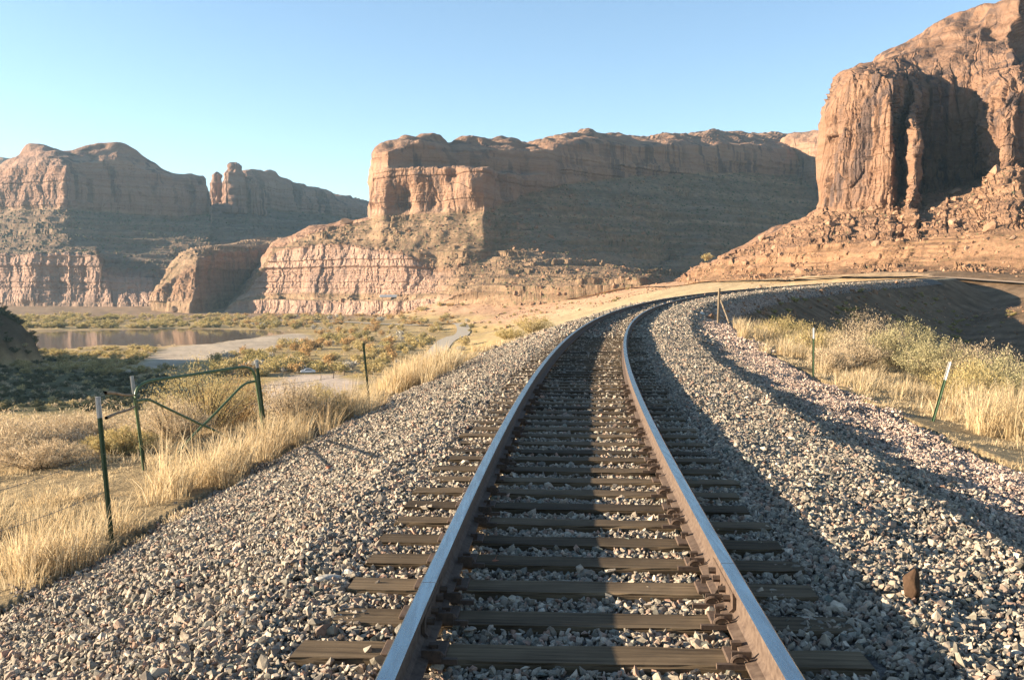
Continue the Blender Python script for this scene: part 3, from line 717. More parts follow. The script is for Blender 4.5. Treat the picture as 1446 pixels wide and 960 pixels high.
# shaded block between the ridge and the mesa
c4 = {
 214: [(428, 1010), (424, 1015), (422, 1030), (421, 1050), (425, 1120)],
 232: [(428, 1000), (408, 1012), (398, 1026), (390, 1050), (398, 1150)],
 252: [(428, 985), (388, 1003), (368, 1036), (357, 1080), (368, 1250)],
 268: [(428, 975), (376, 990), (359, 1030), (350, 1110), (362, 1350)],
 277: [(427, 985), (364, 1000), (357, 1035), (349, 1120), _],
 320: [(424, 1075), (356, 1085), (350, 1110), (343, 1180), (350, 1500)],
 370: [(420, 1150), (352, 1160), (345, 1190), (337, 1280), _],
 420: [(418, 1230), (346, 1240), (340, 1270), (335, 1360), (342, 1600)],
 500: [(416, 1360), (344, 1370), (338, 1400), (334, 1480), (340, 1700)],
}
z4 = [(.2, 0), (.75, 0), (.1, 0), (.05, .1), (0, .3)]
block = sheet('rock_bench', c4, 5, z4, M['rock'], 1.0, .9, 1.0, 51.9, label='flat topped rock block in shade between ridge and mesa')
# knob closing the side canyon
c5 = {
 1085: [(300, 1560), (270, 1575), (222, 1590), (212, 1600), (215, 1800)],
 1100: [(300, 1520), (262, 1530), (215, 1540), (204, 1560), (207, 1800)],
 1114: [(302, 1490), (262, 1500), (206, 1510), (192, 1535), (196, 1800)],
 1140: [(304, 1460), (262, 1470), (202, 1480), (187, 1515), (192, 1800)],
 1170: [(306, 1430), (262, 1440), (200, 1450), (182, 1490), (188, 1800)],
 1230: [(310, 1390), (262, 1400), (200, 1410), (184, 1450), (190, 1800)],
}
z5 = [(.3, 0), (.8, .2), (.6, .6), (.1, 1), (0, 1)]
knob = sheet('knob', c5, 5, z5, M['rock'], 1.0, .9, 1.1, 63.2, label='sunlit rounded knob closing the side canyon beside the cliff')
c6 = {-200: [(300, 2300), (240, 2350), (228, 2400), (232, 2700)], -40: [(300, 2280), (236, 2330), (222, 2380), (228, 2700)], 10: [(300, 2300), (238, 2350), (223, 2400), (230, 2700)], 40: [(300, 2340), (250, 2380), (236, 2430), (242, 2700)], 80: [(310, 2400), (275, 2440), (262, 2480), (268, 2700)]}
sheet('dome', c6, 4, [(.3, 0), (.6, .6), (0, 1), (0, 1)], M['rock_far'], 2., 1.5, 1.5, 71.5, label='dark distant dome behind the ridge at the left edge')

# ------------------------------------------------------------------ hull stones: angular broken rock
def hulls(n, pts, seed, flat=(1., .8, .6)):
    out = []; r = np.random.default_rng(seed)
    for _ in range(n):
        bm = bmesh.new()
        q = r.normal(size=(pts, 3)); q /= np.linalg.norm(q, axis=1)[:, None]; q *= r.uniform(.75, 1.05, (pts, 1)); q *= np.array(flat) * r.uniform(.8, 1.2, 3)
        for p in q: bm.verts.new(p)
        bmesh.ops.convex_hull(bm, input=bm.verts)
        bmesh.ops.triangulate(bm, faces=bm.faces)
        bm.verts.ensure_lookup_table()
        loose = [v for v in bm.verts if not v.link_faces]
        bmesh.ops.delete(bm, geom=loose, context='VERTS'); bm.verts.index_update()
        out.append((np.array([v.co[:] for v in bm.verts]), np.array([[v.index for v in f.verts] for f in bm.faces]))); bm.free()
    return out
def rot_random(n, r, tilt=1.):
    q = r.normal(size=(n, 4)); q[:, 1:3] *= tilt; q /= np.linalg.norm(q, axis=1)[:, None]
    w_, x, y, z = q.T
    return np.stack([np.stack([1 - 2 * (y * y + z * z), 2 * (x * y - z * w_), 2 * (x * z + y * w_)], -1),
                     np.stack([2 * (x * y + z * w_), 1 - 2 * (x * x + z * z), 2 * (y * z - x * w_)], -1),
                     np.stack([2 * (x * z - y * w_), 2 * (y * z + x * w_), 1 - 2 * (x * x + y * y)], -1)], 1)
def scatter(pos, size, shapes, r, tilt=1.):
    n = len(pos); ids = r.integers(0, len(shapes), n); Rm = rot_random(n, r, tilt); vs_, fs_, off = [], [], 0
    for k, (v, f) in enumerate(shapes):
        m = np.where(ids == k)[0]
        if not len(m): continue
        vv = np.einsum('nij,vj->nvi', Rm[m], v) * size[m][:, None, None] + pos[m][:, None]
        ff = f[None] + (np.arange(len(m)) * len(v))[:, None, None] + off
        vs_.append(vv.reshape(-1, 3)); fs_.append(ff.reshape(-1, 3)); off += len(m) * len(v)
    return np.concatenate(vs_), np.concatenate(fs_)

# ------------------------------------------------------------------ ballast
def bed_h(s, d):
    p = track(s, d); x, y = p[:, 0], p[:, 1]
    fade = sstep(1.4, 2.2, abs(d))
    n = fbm(P3(x / 1.1, y / 1.1, 6.), 3) * .085 * fade + fbm(P3(x / .35, y / .35, 8.), 2) * .018
    n = n + sstep(2.4, 3.2, d) * fbm(P3(s / 2.2, d / .8, 5.), 3) * .09
    return np.c_[x, y, bank(s, d) + n + np.where((d < -4.1) | (d > 4.7), -.05, 0)]
sb = np.concatenate([np.arange(1, 14, .1), np.arange(14, 40, .22), np.arange(40, 262, .9)]); db = np.concatenate([np.linspace(-4.7, -1.4, 34), np.linspace(-1.3, 1.3, 14), np.linspace(1.4, 5.1, 38)])
SS, DD = np.meshgrid(sb, db, indexing='ij')
bed = np_mesh('ballast_bed', bed_h(SS.ravel(), DD.ravel()) - (0, 0, .012), grid_faces(len(sb), len(db))[:, ::-1], M['bed'], True)
tag(bed, 'gravel bank carrying the railway', 'ballast bank', kind='structure')
TIE_P, TIE_0 = .49, 4.365
def tie_jit(k): return np.random.default_rng(1000 + k).uniform(-1, 1, 6)
def make_stones(s0, s1, dens, lo, hi, shapes, seed):
    r = np.random.default_rng(seed)
    n = int((s1 - s0) * 10.7 * dens); s = r.uniform(s0, s1, n); d = r.uniform(-5.3, 5.4, n)
    keep = r.uniform(0, 1, n) < np.minimum(1, 1.15 - .9 * sstep(3.9, 4.6, -d) - .75 * sstep(4.55, 5., d)) * sstep(5.3, 4.7, -d) * sstep(5.4, 5.0, d)
    # timbers and rails stay clear
    tp = ((s - TIE_0 + TIE_P / 2) % TIE_P) - TIE_P / 2
    tk_ = np.round((s - TIE_0) / TIE_P).astype(int); buried = (np.abs(np.sin(tk_ * 12.9898) * 43758.5453) % 1)
    endl = -1.3 + .55 * (buried > .4) * ((buried * 7) % 1); endr = 1.3 - .55 * np.clip(1.5 * ((buried * 13) % 1), 0, 1)
    on = (abs(tp) < .125) & (d > endl) & (d < endr) & (r.uniform(0, 1, n) > .03 + .25 * sstep(.50, .66, abs(d)) * (abs(d) < .7))
    rail = abs(abs(d) - .7525) < .085
    keep &= ~on & ~rail
    s, d = s[keep], d[keep]; n = len(s)
    size = r.uniform(lo, hi, n) * np.where(r.uniform(0, 1, n) < .06, 1.6, 1.) * np.where(r.uniform(0, 1, n) < .25, .7, 1.)
    p = bed_h(s, d); p[:, 2] += size * r.uniform(.1, .7, n)
    return p, size, d
hA = hulls(26, 13, 1, (1.15, .85, .65)); hB = hulls(16, 9, 2, (1.15, .85, .65))
near = []; pink = []
for a, b, dn, lo, hi, sh, sd in [(3.0, 12, 1900, .011, .028, hA, 41), (12, 30, 950, .015, .032, hB, 42), (30, 60, 240, .034, .060, hB, 43), (60, 135, 60, .055, .1, hB, 44), (135, 250, 14, .09, .16, hB, 45)]:
    p, sz, d = make_stones(a, b, dn, lo, hi, sh, sd)
    r = np.random.default_rng(sd + 9); pk = (d > 3.55 + r.normal(size=len(d)) * .25)
    near.append(scatter(p[~pk], sz[~pk], sh, r)); pink.append(scatter(p[pk], sz[pk], sh, r))
v, f = join(near); tag(np_mesh('ballast_stones', v, f, M['ballast']), 'pale grey crushed stone ballast around the track', 'ballast', kind='stuff')
v, f = join(pink); tag(np_mesh('ballast_stones', v, f, M['pink_ballast']), 'pinkish ballast stones at the right foot of the bank', 'ballast', kind='stuff')
del near, pink, v, f

# ------------------------------------------------------------------ the railway track: rails, timbers, plates, spikes, joints
trk = tag(empty('railway_track', track(3.)), 'rusty single railway track on dark timbers curving right into the canyon', 'railway track')
TL = np.array(trk.location)
def at_track(o, s, d, z, parent, rz=0.):
    """put an object on the track at (s,d,z) under a parent whose own place is known"""
    p = track(s, d, z); o.location = Vector(p) - parent.matrix_world.translation if parent is trk else p
    o.rotation_euler = (0, 0, -np.interp(s, S, TH) + rz); o.parent = parent
PROF = np.array([(-.036, -.004), (-.030, 0), (.030, 0), (.036, -.004), (.037, -.012), (.0365, -.036), (.012, -.048), (.009, -.085), (.010, -.140), (.028, -.160), (.074, -.172), (.074, -.185),
                 (-.074, -.185), (-.074, -.172), (-.028, -.160), (-.010, -.140), (-.009, -.085), (-.012, -.048), (-.0365, -.036), (-.037, -.012)])
def rail_mesh(off, a, b):
    ss = np.concatenate([np.arange(a, min(b, 30), .15), np.arange(30, b, .5) if b > 30 else [], [b]])
    n = len(PROF)
    v = np.concatenate([track(ss, off + q[0], q[1])[:, None] for q in PROF], 1) - TL
    i = np.arange(len(ss) * n).reshape(len(ss), n); j = np.roll(i, -1, 1)
    f = np.stack([i[:-1], i[1:], j[1:], j[:-1]], -1).reshape(-1, 4)
    mi = np.tile(np.array([1, 1, 1] + [0] * (n - 3)), len(ss) - 1)
    caps = []
    for row, flip in ((0, 0), (len(ss) - 1, 1)):
        k = i[row]
        for a_, b_ in zip(range(0, n // 2 - 1), range(n - 1, n // 2, -1)):
            q = [k[a_], k[a_ + 1], k[b_ - 1], k[b_]]; caps.append(q if not flip else q[::-1])
    f = np.concatenate([f, caps]); mi = np.r_[mi, np.zeros(len(caps), int)]
    return v.reshape(-1, 3), f, mi
rails = []
for off, cut in ((-.7525, 4.72), (.7525, 5.13)):
    for a, b in ((1.2, cut - .003), (cut + .003, 330)):
        v, f, mi = rail_mesh(off, a, b)
        rails.append(np_mesh('rail', v, f, [M['rust'], M['rail_top']], False, trk, mi))
def bevel_box(sx, sy, sz, bev, seg=1, sub=0):
    bm = bmesh.new(); bmesh.ops.create_cube(bm, size=1)
    bmesh.ops.scale(bm, vec=(sx, sy, sz), verts=bm.verts)
    if sub: bmesh.ops.subdivide_edges(bm, edges=[e for e in bm.edges if abs(e.verts[0].co.x - e.verts[1].co.x) > sx * .5], cuts=sub)
    if bev: bmesh.ops.bevel(bm, geom=[e for e in bm.edges if e.calc_face_angle(0) > .5], offset=bev, segments=seg, affect='EDGES')
    return bm
# joint bars with bolts (fish plates) hugging the web
def joint_bar(off, s0, side, rail):
    v0, f0 = [], []
    ss = np.linspace(s0 - .32, s0 + .32, 9)
    q = np.array([(.0125, -.055), (.030, -.060), (.027, -.085), (.027, -.135), (.046, -.153), (.016, -.151), (.0125, -.13)]); n = len(q)
    v = np.concatenate([track(ss, off + side * p[0], p[1])[:, None] for p in q], 1) - TL
    i = np.arange(len(ss) * n).reshape(len(ss), n); j = np.roll(i, -1, 1)
    f = np.stack([i[:-1], i[1:], j[1:], j[:-1]], -1).reshape(-1, 4)
    f = np.concatenate([f, [[i[0, 0], i[0, 1], i[0, 2], i[0, 6]], [i[0, 2], i[0, 3], i[0, 5], i[0, 6]], [i[0, 3], i[0, 4], i[0, 5], i[0, 5]], [i[-1, 0], i[-1, 6], i[-1, 2], i[-1, 1]], [i[-1, 2], i[-1, 6], i[-1, 5], i[-1, 3]], [i[-1, 3], i[-1, 5], i[-1, 4], i[-1, 4]]]])
    parts = [(v.reshape(-1, 3), f)]
    for k in (-.24, -.09, .09, .24):
        a = track(s0 + k, off + side * .024, -.108) - TL; b = track(s0 + k, off + side * .062, -.108) - TL
        parts.append(tube([a, a * .4 + b * .6, b], .018, 6))
    v, f = join(parts)
    np_mesh('joint_bar', v, f, M['rust_dark'], False, rail)
for off, s0, rl in ((-.7525, 4.72, rails[1]), (.7525, 5.13, rails[3])):
    joint_bar(off, s0, 1, rl); joint_bar(off, s0, -1, rl)
# timbers
TOP = -.206
tie_me = []
for k in range(8):
    r = np.random.default_rng(500 + k)
    bm = bevel_box(2.59 - .06 * r.uniform(), .229 + r.uniform(-.012, .012), .178, .012, 2, 22)
    for v in bm.verts:
        p = np.array([v.co[:]]) * (2.5, 9, 9) + k * 7
        v.co.y += .010 * perlin(p)[0] + .004 * r.normal(); v.co.z += .005 * perlin(p + 31)[0]; v.co.x += .012 * perlin(p * 3 + 5)[0] * (abs(v.co.x) > 1.2)
    me = bpy.data.meshes.new('tie'); bm.to_mesh(me); bm.free(); me.materials.append(M['tie']); tie_me.append(me)
pl_bm = bevel_box(.29, .18, .018, .004); pl_me = bpy.data.meshes.new('tie_plate'); pl_bm.to_mesh(pl_me); pl_bm.free(); pl_me.materials.append(M['rust_dark'])
sp_v, sp_f = join([box(0, 0, 0, .022, .018, .05), box(-.008, 0, .028, .045, .034, .014)])
sp_ob = np_mesh('spike', sp_v, sp_f, M['rust_dark']); sp_me = sp_ob.data; bpy.data.objects.remove(sp_ob)
an = np.linspace(-.25, math.pi * 1.05, 10)
an_v, an_f = join([tube(np.c_[.034 * np.cos(an) - .01, 0 * an, .024 * np.sin(an)], .009, 6), box(-.05, 0, -.02, .12, .026, .022), box(.0, .026, .01, .085, .012, .05)])
an_ob = np_mesh('rail_anchor', an_v, an_f, M['rust_dark']); an_me = an_ob.data; bpy.data.objects.remove(an_ob)
NT = 97
for k in range(-3, NT):
    s = TIE_0 + TIE_P * k; j = tie_jit(k)
    o = bpy.data.objects.new('tie', tie_me[(k * 5 + 3) % 8]); C.objects.link(o); o.parent = trk
    yaw = -np.interp(s, S, TH) + j[0] * .02 + (math.pi if j[1] > 0 else 0)
    c_ = track(s + j[2] * .025, j[3] * .05, TOP - .089 + j[4] * .006); o.location = c_ - TL; o.rotation_euler = (j[5] * .012, j[3] * .003, yaw)
    cy, sy = math.cos(yaw), math.sin(yaw)
    def loc(s_, d_, z_):
        p = track(s_, d_, z_) - c_; return (p[0] * cy + p[1] * sy, -p[0] * sy + p[1] * cy, p[2])
    if k < 26:
        for sd_ in (-.7525, .7525):
            q = bpy.data.objects.new('tie_plate', pl_me); C.objects.link(q); q.parent = o; q.location = loc(s, sd_ + .01 * np.sign(sd_), -.197); q.rotation_euler = (0, 0, -np.interp(s, S, TH) - yaw)
            if k < 14:
                for e, m in ((-1, .05), (1, -.05)):
                    q = bpy.data.objects.new('spike', sp_me); C.objects.link(q); q.parent = o
                    q.location = loc(s + m + j[2] * .02, sd_ + e * .088, -.182 + .006 * j[3]); q.rotation_euler = (0, 0, -np.interp(s, S, TH) - yaw + (0 if e > 0 else math.pi))
    if k < 24 and (k % 2 == 1 or k == 0):
        for off, rl in ((-.7525, rails[1]), (.7525, rails[3] if s > 5.2 else rails[2])):
            for e in ((-.155, .155) if k % 4 == 1 else (-.155,)):
                q = bpy.data.objects.new('rail_anchor', an_me); C.objects.link(q); q.parent = rl
                sg = -1 if off > 0 else 1
                p = track(s + e, off + sg * .085, -.168) - TL; q.location = p; q.rotation_euler = (0, 0, -np.interp(s, S, TH) + (0 if off > 0 else math.pi))
rest = []
for k in range(NT, int((262 - TIE_0) / TIE_P)):
    s = TIE_0 + TIE_P * k; t = -np.interp(s, S, TH); v, f = box(0, 0, 0, 2.58, .229, .178)
    R2 = np.array([[math.cos(t), -math.sin(t), 0], [math.sin(t), math.cos(t), 0], [0, 0, 1]])
    rest.append((v @ R2.T + track(s, 0, TOP - .089) - TL, f))
v, f = join(rest); o = np_mesh('tie', v, f, M['tie'], False, trk); o['kind'] = 'stuff'

# ------------------------------------------------------------------ loose stones one can single out
def stone(name, p, dims, rz, mat, label, cat, seed, n=26, parent=None):
    bm = bmesh.new(); r = np.random.default_rng(seed)
    q = r.normal(size=(n, 3)); q /= np.linalg.norm(q, axis=1)[:, None]; q *= r.uniform(.82, 1.05, (n, 1)) * np.array(dims) / 2
    for a in q: bm.verts.new(a)
    bmesh.ops.convex_hull(bm, input=bm.verts)
    bmesh.ops.delete(bm, geom=[v for v in bm.verts if not v.link_faces], context='VERTS')
    bmesh.ops.bevel(bm, geom=list(bm.edges), offset=min(dims) * .03, segments=1, affect='EDGES')
    o = bm_obj(name, bm, mat); o.location = p; o.rotation_euler = (0, 0, rz)
    return tag(o, label, cat)
def plain(name, c, sc, dark=.75):
    g = NG(name, .9, .15); n = g.noise(sc, det=6, rough=.7); g.col(g.ramp(n, [(.3, [dark * .7 * x for x in c]), (.7, c)])); g.bump(n, .5, .15 / sc); return g.m
M['brown_rock'] = plain('brown_rock', (.085, .05, .03), 30.)
M['pale_rock'] = plain('pale_rock', (.56, .51, .43), 40.)
M['red_rock'] = plain('red_rock', (.50, .20, .12), 60.)
M['white_rock'] = plain('white_rock', (.62, .58, .52), 6.)
def on_bed(px, py, z0=-.3):
    z = z0
    for _ in range(6):
        p = WZ(px, py, z); s, d = to_sd(p[:1], p[1:2]); z = bed_h(s, d)[0, 2]
    return WZ(px, py, z)
p = on_bed(1290, 846); stone('rock', p + (0, 0, .075), (.125, .12, .20), .4, M['brown_rock'], 'dark brown upright rock on the shaded edge of the right ballast', 'rock', 5)
p = on_bed(463, 822); stone('stone', p + (0, 0, .02), (.17, .07, .055), .25, M['pale_rock'], 'pale long stone lying by a timber end on the left', 'stone', 6)
p = on_bed(497, 813); stone('stone', p + (0, 0, .02), (.13, .08, .05), -.2, M['pale_rock'], 'pale flat stone touching the timber beside the left rail', 'stone', 7)
p = on_bed(465, 662); stone('stone', p + (0, 0, .015), (.085, .07, .06), 0, M['red_rock'], 'small salmon red stone among pale ballast on the left slope', 'stone', 8)
p = on_bed(700, 800); stone('stone', p + (0, 0, .02), (.075, .06, .06), 0, M['red_rock'], 'orange stone in the shade between the rails', 'stone', 9)
p = on_bed(991, 446); stone('rock', p + (0, 0, .12), (.5, .35, .32), .3, M['white_rock'], 'white rock in the gravel hollow near the wooden post', 'rock', 10)

# ------------------------------------------------------------------ fence posts, gate, wires
def t_post(base, top, label, tipfrac=.15, tip=True, group='steel fence posts'):
    base, top = np.array(base), np.array(top); t = tag(empty('fence_post', base), label, 'fence post', group)
    ax = top - base; L = np.linalg.norm(ax); ax /= L
    e1 = np.cross(ax, (0, 1, 0)); e1 /= np.linalg.norm(e1); e2 = np.cross(ax, e1)
    sec = np.array([(-.024, -.004), (.024, -.004), (.024, .004), (.005, .004), (.004, .042), (-.004, .042), (-.005, .004), (-.024, .004)])
    def piece(a, b, gr=1.):
        q = [base + ax * h + (e1 * s_[0] + e2 * s_[1]) * gr - base for h in (a, b) for s_ in sec]
        i = np.arange(16).reshape(2, 8); j = np.roll(i, -1, 1); f = np.stack([i[:-1], j[:-1], j[1:], i[1:]], -1).reshape(-1, 4)
        c_ = [[r[a_] for a_ in (0, 1, 2, 7)] for r in i] + [[r[a_] for a_ in (3, 4, 5, 6)] for r in i]
        return np.array(q), np.concatenate([f, c_])
    cut = L * (1 - tipfrac) if tip else L
    parts = [piece(-.3, cut)]
    for h in np.arange(.12, cut - .03, .055):
        c_ = ax * h - e2 * .006
        v, f = box(0, 0, 0, .02, .008, .016); parts.append((v[:, :1] * e1 + v[:, 1:2] * e2 + v[:, 2:] * ax + c_, f))
    v, f = join(parts); np_mesh('shaft', v, f, M['green_paint'], False, t)
    if tip:
        v, f = piece(cut, L, 1.08); np_mesh('tip', v, f, M['white_paint'], False, t)
    return t
def seat(px, py, D, dz=0.):
    return W(px, py, D)
t_post(W(157, 757, 9.7), W(138, 560, 9.7), 'green steel post with a white tip left of the gate, nearest the tracks')
t_post(W(206, 674, 13.75), W(186, 531, 13.75), 'green steel post with a pale tip carrying the left end of the gate', .17)
t_post(W(378, 634, 15.7), W(362, 508, 15.7), 'green steel post with a short white tip at the right end of the gate', .09)
t_post(W(522, 571, 22.3), W(513, 484, 22.3), 'thin dark post without a white tip beyond the gate at the ballast edge', tip=False)
t_post(W(1148, 552, 21.8), W(1149, 463, 21.8), 'upright green post with a white tip in the dry grass right of the track', .17)
t_post(W(1305, 637, 15.4), W(1342, 511, 15.4), 'green post with a bright white tip leaning right at the ballast edge', .2)
gt = tag(empty('gate', W(200, 668, 13.7)), 'green tubular steel gate with a bent cross brace standing in dry grass', 'gate')
GL = np.array(gt.location)
def gp_(pts): return np.array([W(a, b, 13.66 + (a - 190) / 185 * 1.9) for a, b in pts]) - GL
def smooth(p, n=6):
    p = np.asarray(p); t = np.r_[0, np.cumsum(np.linalg.norm(np.diff(p, axis=0), axis=1))]; u = np.linspace(0, t[-1], n * len(p))
    q = np.stack([np.interp(u, t, p[:, k]) for k in range(3)], -1)
    for _ in range(3): q[1:-1] = .5 * q[1:-1] + .25 * (q[2:] + q[:-2])
    return q
for nm, pts, r in (('frame', [(204, 668), (197, 610), (190.5, 566), (190.5, 556), (192, 549), (198, 543), (208, 538), (280, 527.5), (345, 517.5), (353, 518.5), (358, 523), (360.5, 530), (366, 565), (375, 632)], .022),
                   ('brace', [(193, 566.5), (209, 563), (217, 567), (250, 583), (283, 599), (292, 602), (314, 613), (350, 634)], .017),
                   ('brace', [(362, 538), (349, 540), (342, 544), (318, 569), (292, 596), (285, 601.5), (246, 645), (222, 672)], .019)):
    v, f = tube(smooth(gp_(pts)), r, 10); np_mesh(nm, v, f, M['gate_paint'], True, gt)
for lab, a, b in (('thin grey pole tied between the left post and the gate, upper one', (149, 554.5, 9.9), (189, 558, 13.7)), ('dark bent pole tied between the left post and the gate, lower one', (150, 590, 9.9), (191, 574, 13.7))):
    n = 9; t = np.linspace(0, 1, n)[:, None]; q = W(*a) * (1 - t) + W(*b) * t; q[:, 2] += .006 * np.sin(t[:, 0] * 7)
    v, f = tube(q, .016, 7, np.linspace(1.1, .8, n)); tag(np_mesh('pole', v, f, M['post_wood'], True), lab, 'pole')
def wires(label, a, b, hs, sag):
    a, b = np.array(a), np.array(b); t = np.linspace(0, 1, 26)[:, None]; root = tag(empty('wire_fence', a), label, 'wire fence')
    for k, h in enumerate(hs):
        q = (b - a) * t + (0, 0, h); q[:, 2] -= sag * 4 * (t * (1 - t))[:, 0]
        n = len(q); parts = [tube(q, .0028, 4)]
        for m in range(1, 25, 1):
            c_ = q[m]; parts.append(tube(np.array([c_ + (-.01, .012, .018), c_, c_ + (.012, -.01, -.016)]), .0018, 3))
        v, f = join(parts); np_mesh('strand', v, f, M['wire'], False, root)
wires('sagging wire strands running off to the left from the nearest post', W(150, 700, 9.7), W(-160, 800, 8.2), (.05, .42), .06)
wires('low slack wire strand running right from the leaning post through grass', W(1306, 632, 15.5), W(1560, 668, 14.2), (.12,), .05)
wires('wire strands hung between the gate and the thin dark post', W(366, 570, 15.7), W(518, 540, 22.3), (-.1, .28), .05)
wp = tag(empty('wooden_post', W(1015, 452, 47.5)), 'grey wooden corner post with a leaning brace by the curve', 'post')
WP = np.array(wp.location)
for nm, a, b, r in (('post', (1014, 456, 47.5), (1016, 407, 47.5), .06), ('brace', (1030, 457, 46.6), (1018, 424, 47.45), .045)):
    a, b = W(*a) - WP, W(*b) - WP; t = np.linspace(0, 1, 7)[:, None]; v, f = tube(a + (b - a) * t, r, 9, 1 + .08 * np.sin(np.arange(7) * 2.1)); np_mesh(nm, v, f, M['post_wood'], False, wp)

# ------------------------------------------------------------------ dry grass
def blades(pos, nper, h, spread, lean, width, r, wind=(.12, -.05)):
    """clumps of thin blades: pos (n,3), h (n,), returns verts and triangles"""
    n = len(pos); N = n * nper
    base = np.repeat(pos, nper, 0); hh = np.repeat(h, nper) * r.uniform(.45, 1.1, N)
    a = r.uniform(0, 2 * math.pi, N); rad_ = np.sqrt(r.uniform(0, 1, N)) * np.repeat(spread, nper)
    base = base + np.c_[rad_ * np.cos(a), rad_ * np.sin(a), np.full(N, -.04)]
    la = a + r.normal(size=N) * .7; l = np.abs(r.normal(size=N)) * lean + .08
    dirx, diry = l * np.cos(la) + wind[0], l * np.sin(la) + wind[1]
    wd = np.repeat(width, nper) * r.uniform(.6, 1.3, N); pa = r.uniform(0, math.pi, N); px_, py_ = np.cos(pa) * wd / 2, np.sin(pa) * wd / 2
    lv = []
    for t, wf in ((0, 1.), (.45, .9), (.8, .6)):
        bend = t ** 1.8
        c_ = base + np.c_[dirx * hh * bend, diry * hh * bend, hh * (t - .18 * bend * np.minimum(l * 1.5, 1.))]
        o = np.c_[px_ * wf, py_ * wf, np.zeros(N)]; lv += [c_ - o, c_ + o]
    tip = base + np.c_[dirx * hh, diry * hh, hh * (1 - .35 * np.minimum(l * 1.5, 1.))]; lv.append(tip)
    v = np.stack(lv, 1).reshape(-1, 3); o = (np.arange(N) * 7)[:, None]
    tri = np.concatenate([o + [[0, 1, 3]], o + [[0, 3, 2]], o + [[2, 3, 5]], o + [[2, 5, 4]], o + [[4, 5, 6]]])
    return v, tri
def g_at(x, y):
    return gz_at(x, y)
gparts = []
def field(s0, s1, d0, d1, dens, h0, h1, nper, seed, bare=-.25, wscale=1.):
    r = np.random.default_rng(seed); n = int((s1 - s0) * abs(d1 - d0) * dens)
    s = r.uniform(s0, s1, n); d = r.uniform(min(d0, d1), max(d0, d1), n); p = track(s, d)
    nz = fbm(P3(p[:, 0] / 2.3, p[:, 1] / 2.3, 11.), 3) + .35 * fbm(P3(p[:, 0] / .7, p[:, 1] / .7, 12.), 2)
    e = np.minimum(abs(d - d0), 9) if abs(d0) < abs(d1) else abs(d - d1)
    k = nz + r.normal(size=n) * .12 > bare + .1; p, nz = p[k], nz[k]
    p[:, 2] = g_at(p[:, 0], p[:, 1])
    h = (h0 + (h1 - h0) * sstep(-.2, .55, nz)) * r.uniform(.55, 1.35, len(p));
    sg, dg = to_sd(p[:, 0], p[:, 1]); h = h * (.25 + .75 * sstep(0, 2.2, np.where(dg > 0, dg - 4.75, -dg - 4.2)));
    h = h * np.where((sg > 11.5) & (sg < 17) & (dg < -5) & (dg > -9.5), .6, 1.); D = np.hypot(p[:, 0], p[:, 1])
    gparts.append(blades(p, nper, h,   .09 + .12 * h, .55, (.0035 + .00030 * D) * wscale, r))
field(5, 24, -4.15, -9.5, 13, .13, .5, 30, 61)
field(5, 24, -9.5, -13, 5, .15, .5, 30, 62, -.3)
field(24, 34, -4.2, -7, 9, .12, .4, 28, 63, -.3)
field(34, 46, -4.2, -6.5, 7, .1, .26, 24, 163, -.3)
field(46, 90, -4.3, -7.5, 4, .12, .32, 20, 64, -.1)
field(7, 28, 4.85, 12, 11, .13, .5, 32, 65, -.15)
field(28, 58, 4.9, 11, 7, .2, .6, 28, 66, -.5)
field(12, 40, 12, 18, 3, .25, .7, 26, 67, -.3)
field(4.5, 22, -4.2, -11, 26, .05, .13, 9, 261, -1., .8)
field(7, 26, 4.8, 11, 26, .05, .13, 9, 262, -1., .8)
field(5, 24, -4.5, -12, 10, .16, .36, 26, 271, -.75)
field(7, 26, 5.0, 10, 9, .14, .32, 26, 272, -.75)
# tall pale plumes
r = np.random.default_rng(70); pl = []
for px, py, D, n, hgt, sp in [(600, 548, 25, 20, 1.0, .8), (622, 538, 27, 14, .9, .6), (580, 558, 23.5, 12, .8, .7), (585, 545, 27, 14, .85, 1.), (560, 560, 25, 8, .6, .8), (570, 562, 23.5, 10, .7, .6), (655, 522, 31, 8, .45, .9), (690, 502, 38, 6, .4, 1.2),
                              (470, 605, 18.4, 12, .85, .9), (440, 628, 17, 10, .8, .8), (330, 668, 13.6, 12, .8, .7), (300, 690, 12.6, 9, .6, .5), (255, 712, 12, 9, .6, .5), (400, 650, 15.3, 9, .75, .5), (100, 790, 9.2, 9, .55, .5), (40, 825, 8.6, 9, .5, .5), (120, 765, 10.2, 8, .5, .5),
                              (1095, 480, 36, 12, .8, 1.2), (1070, 470, 42, 12, .8, 1.4), (1200, 545, 23, 8, .5, .9), (1245, 570, 20, 8, .5, .9), (1400, 560, 18.5, 9, .7, .7), (1430, 650, 14.4, 12, .95, .6), (1445, 610, 15.8, 12, 1.0, .7), (1400, 600, 16.5, 10, .9, .7), (1120, 505, 29, 12, .7, 1.)]:
    c_ = W(px, py, D); q = np.c_[c_[0] + r.normal(size=n) * sp * .5, c_[1] + r.normal(size=n) * sp * .5]
    z = g_at(q[:, 0], q[:, 1]); pl.append((np.c_[q, z], np.full(n, hgt), D))
for q, h, D in pl: gparts.append(blades(q, 60, h * r.uniform(.7, 1.1, len(h)), np.full(len(h), .16), .34, np.full(len(h), .004 + .0003 * D), r))
v, f = join(gparts); tag(np_mesh('dry_grass', v, f, M['grass']), 'straw coloured dry grass on both edges of the gravel bank', 'grass', kind='stuff'); del gparts

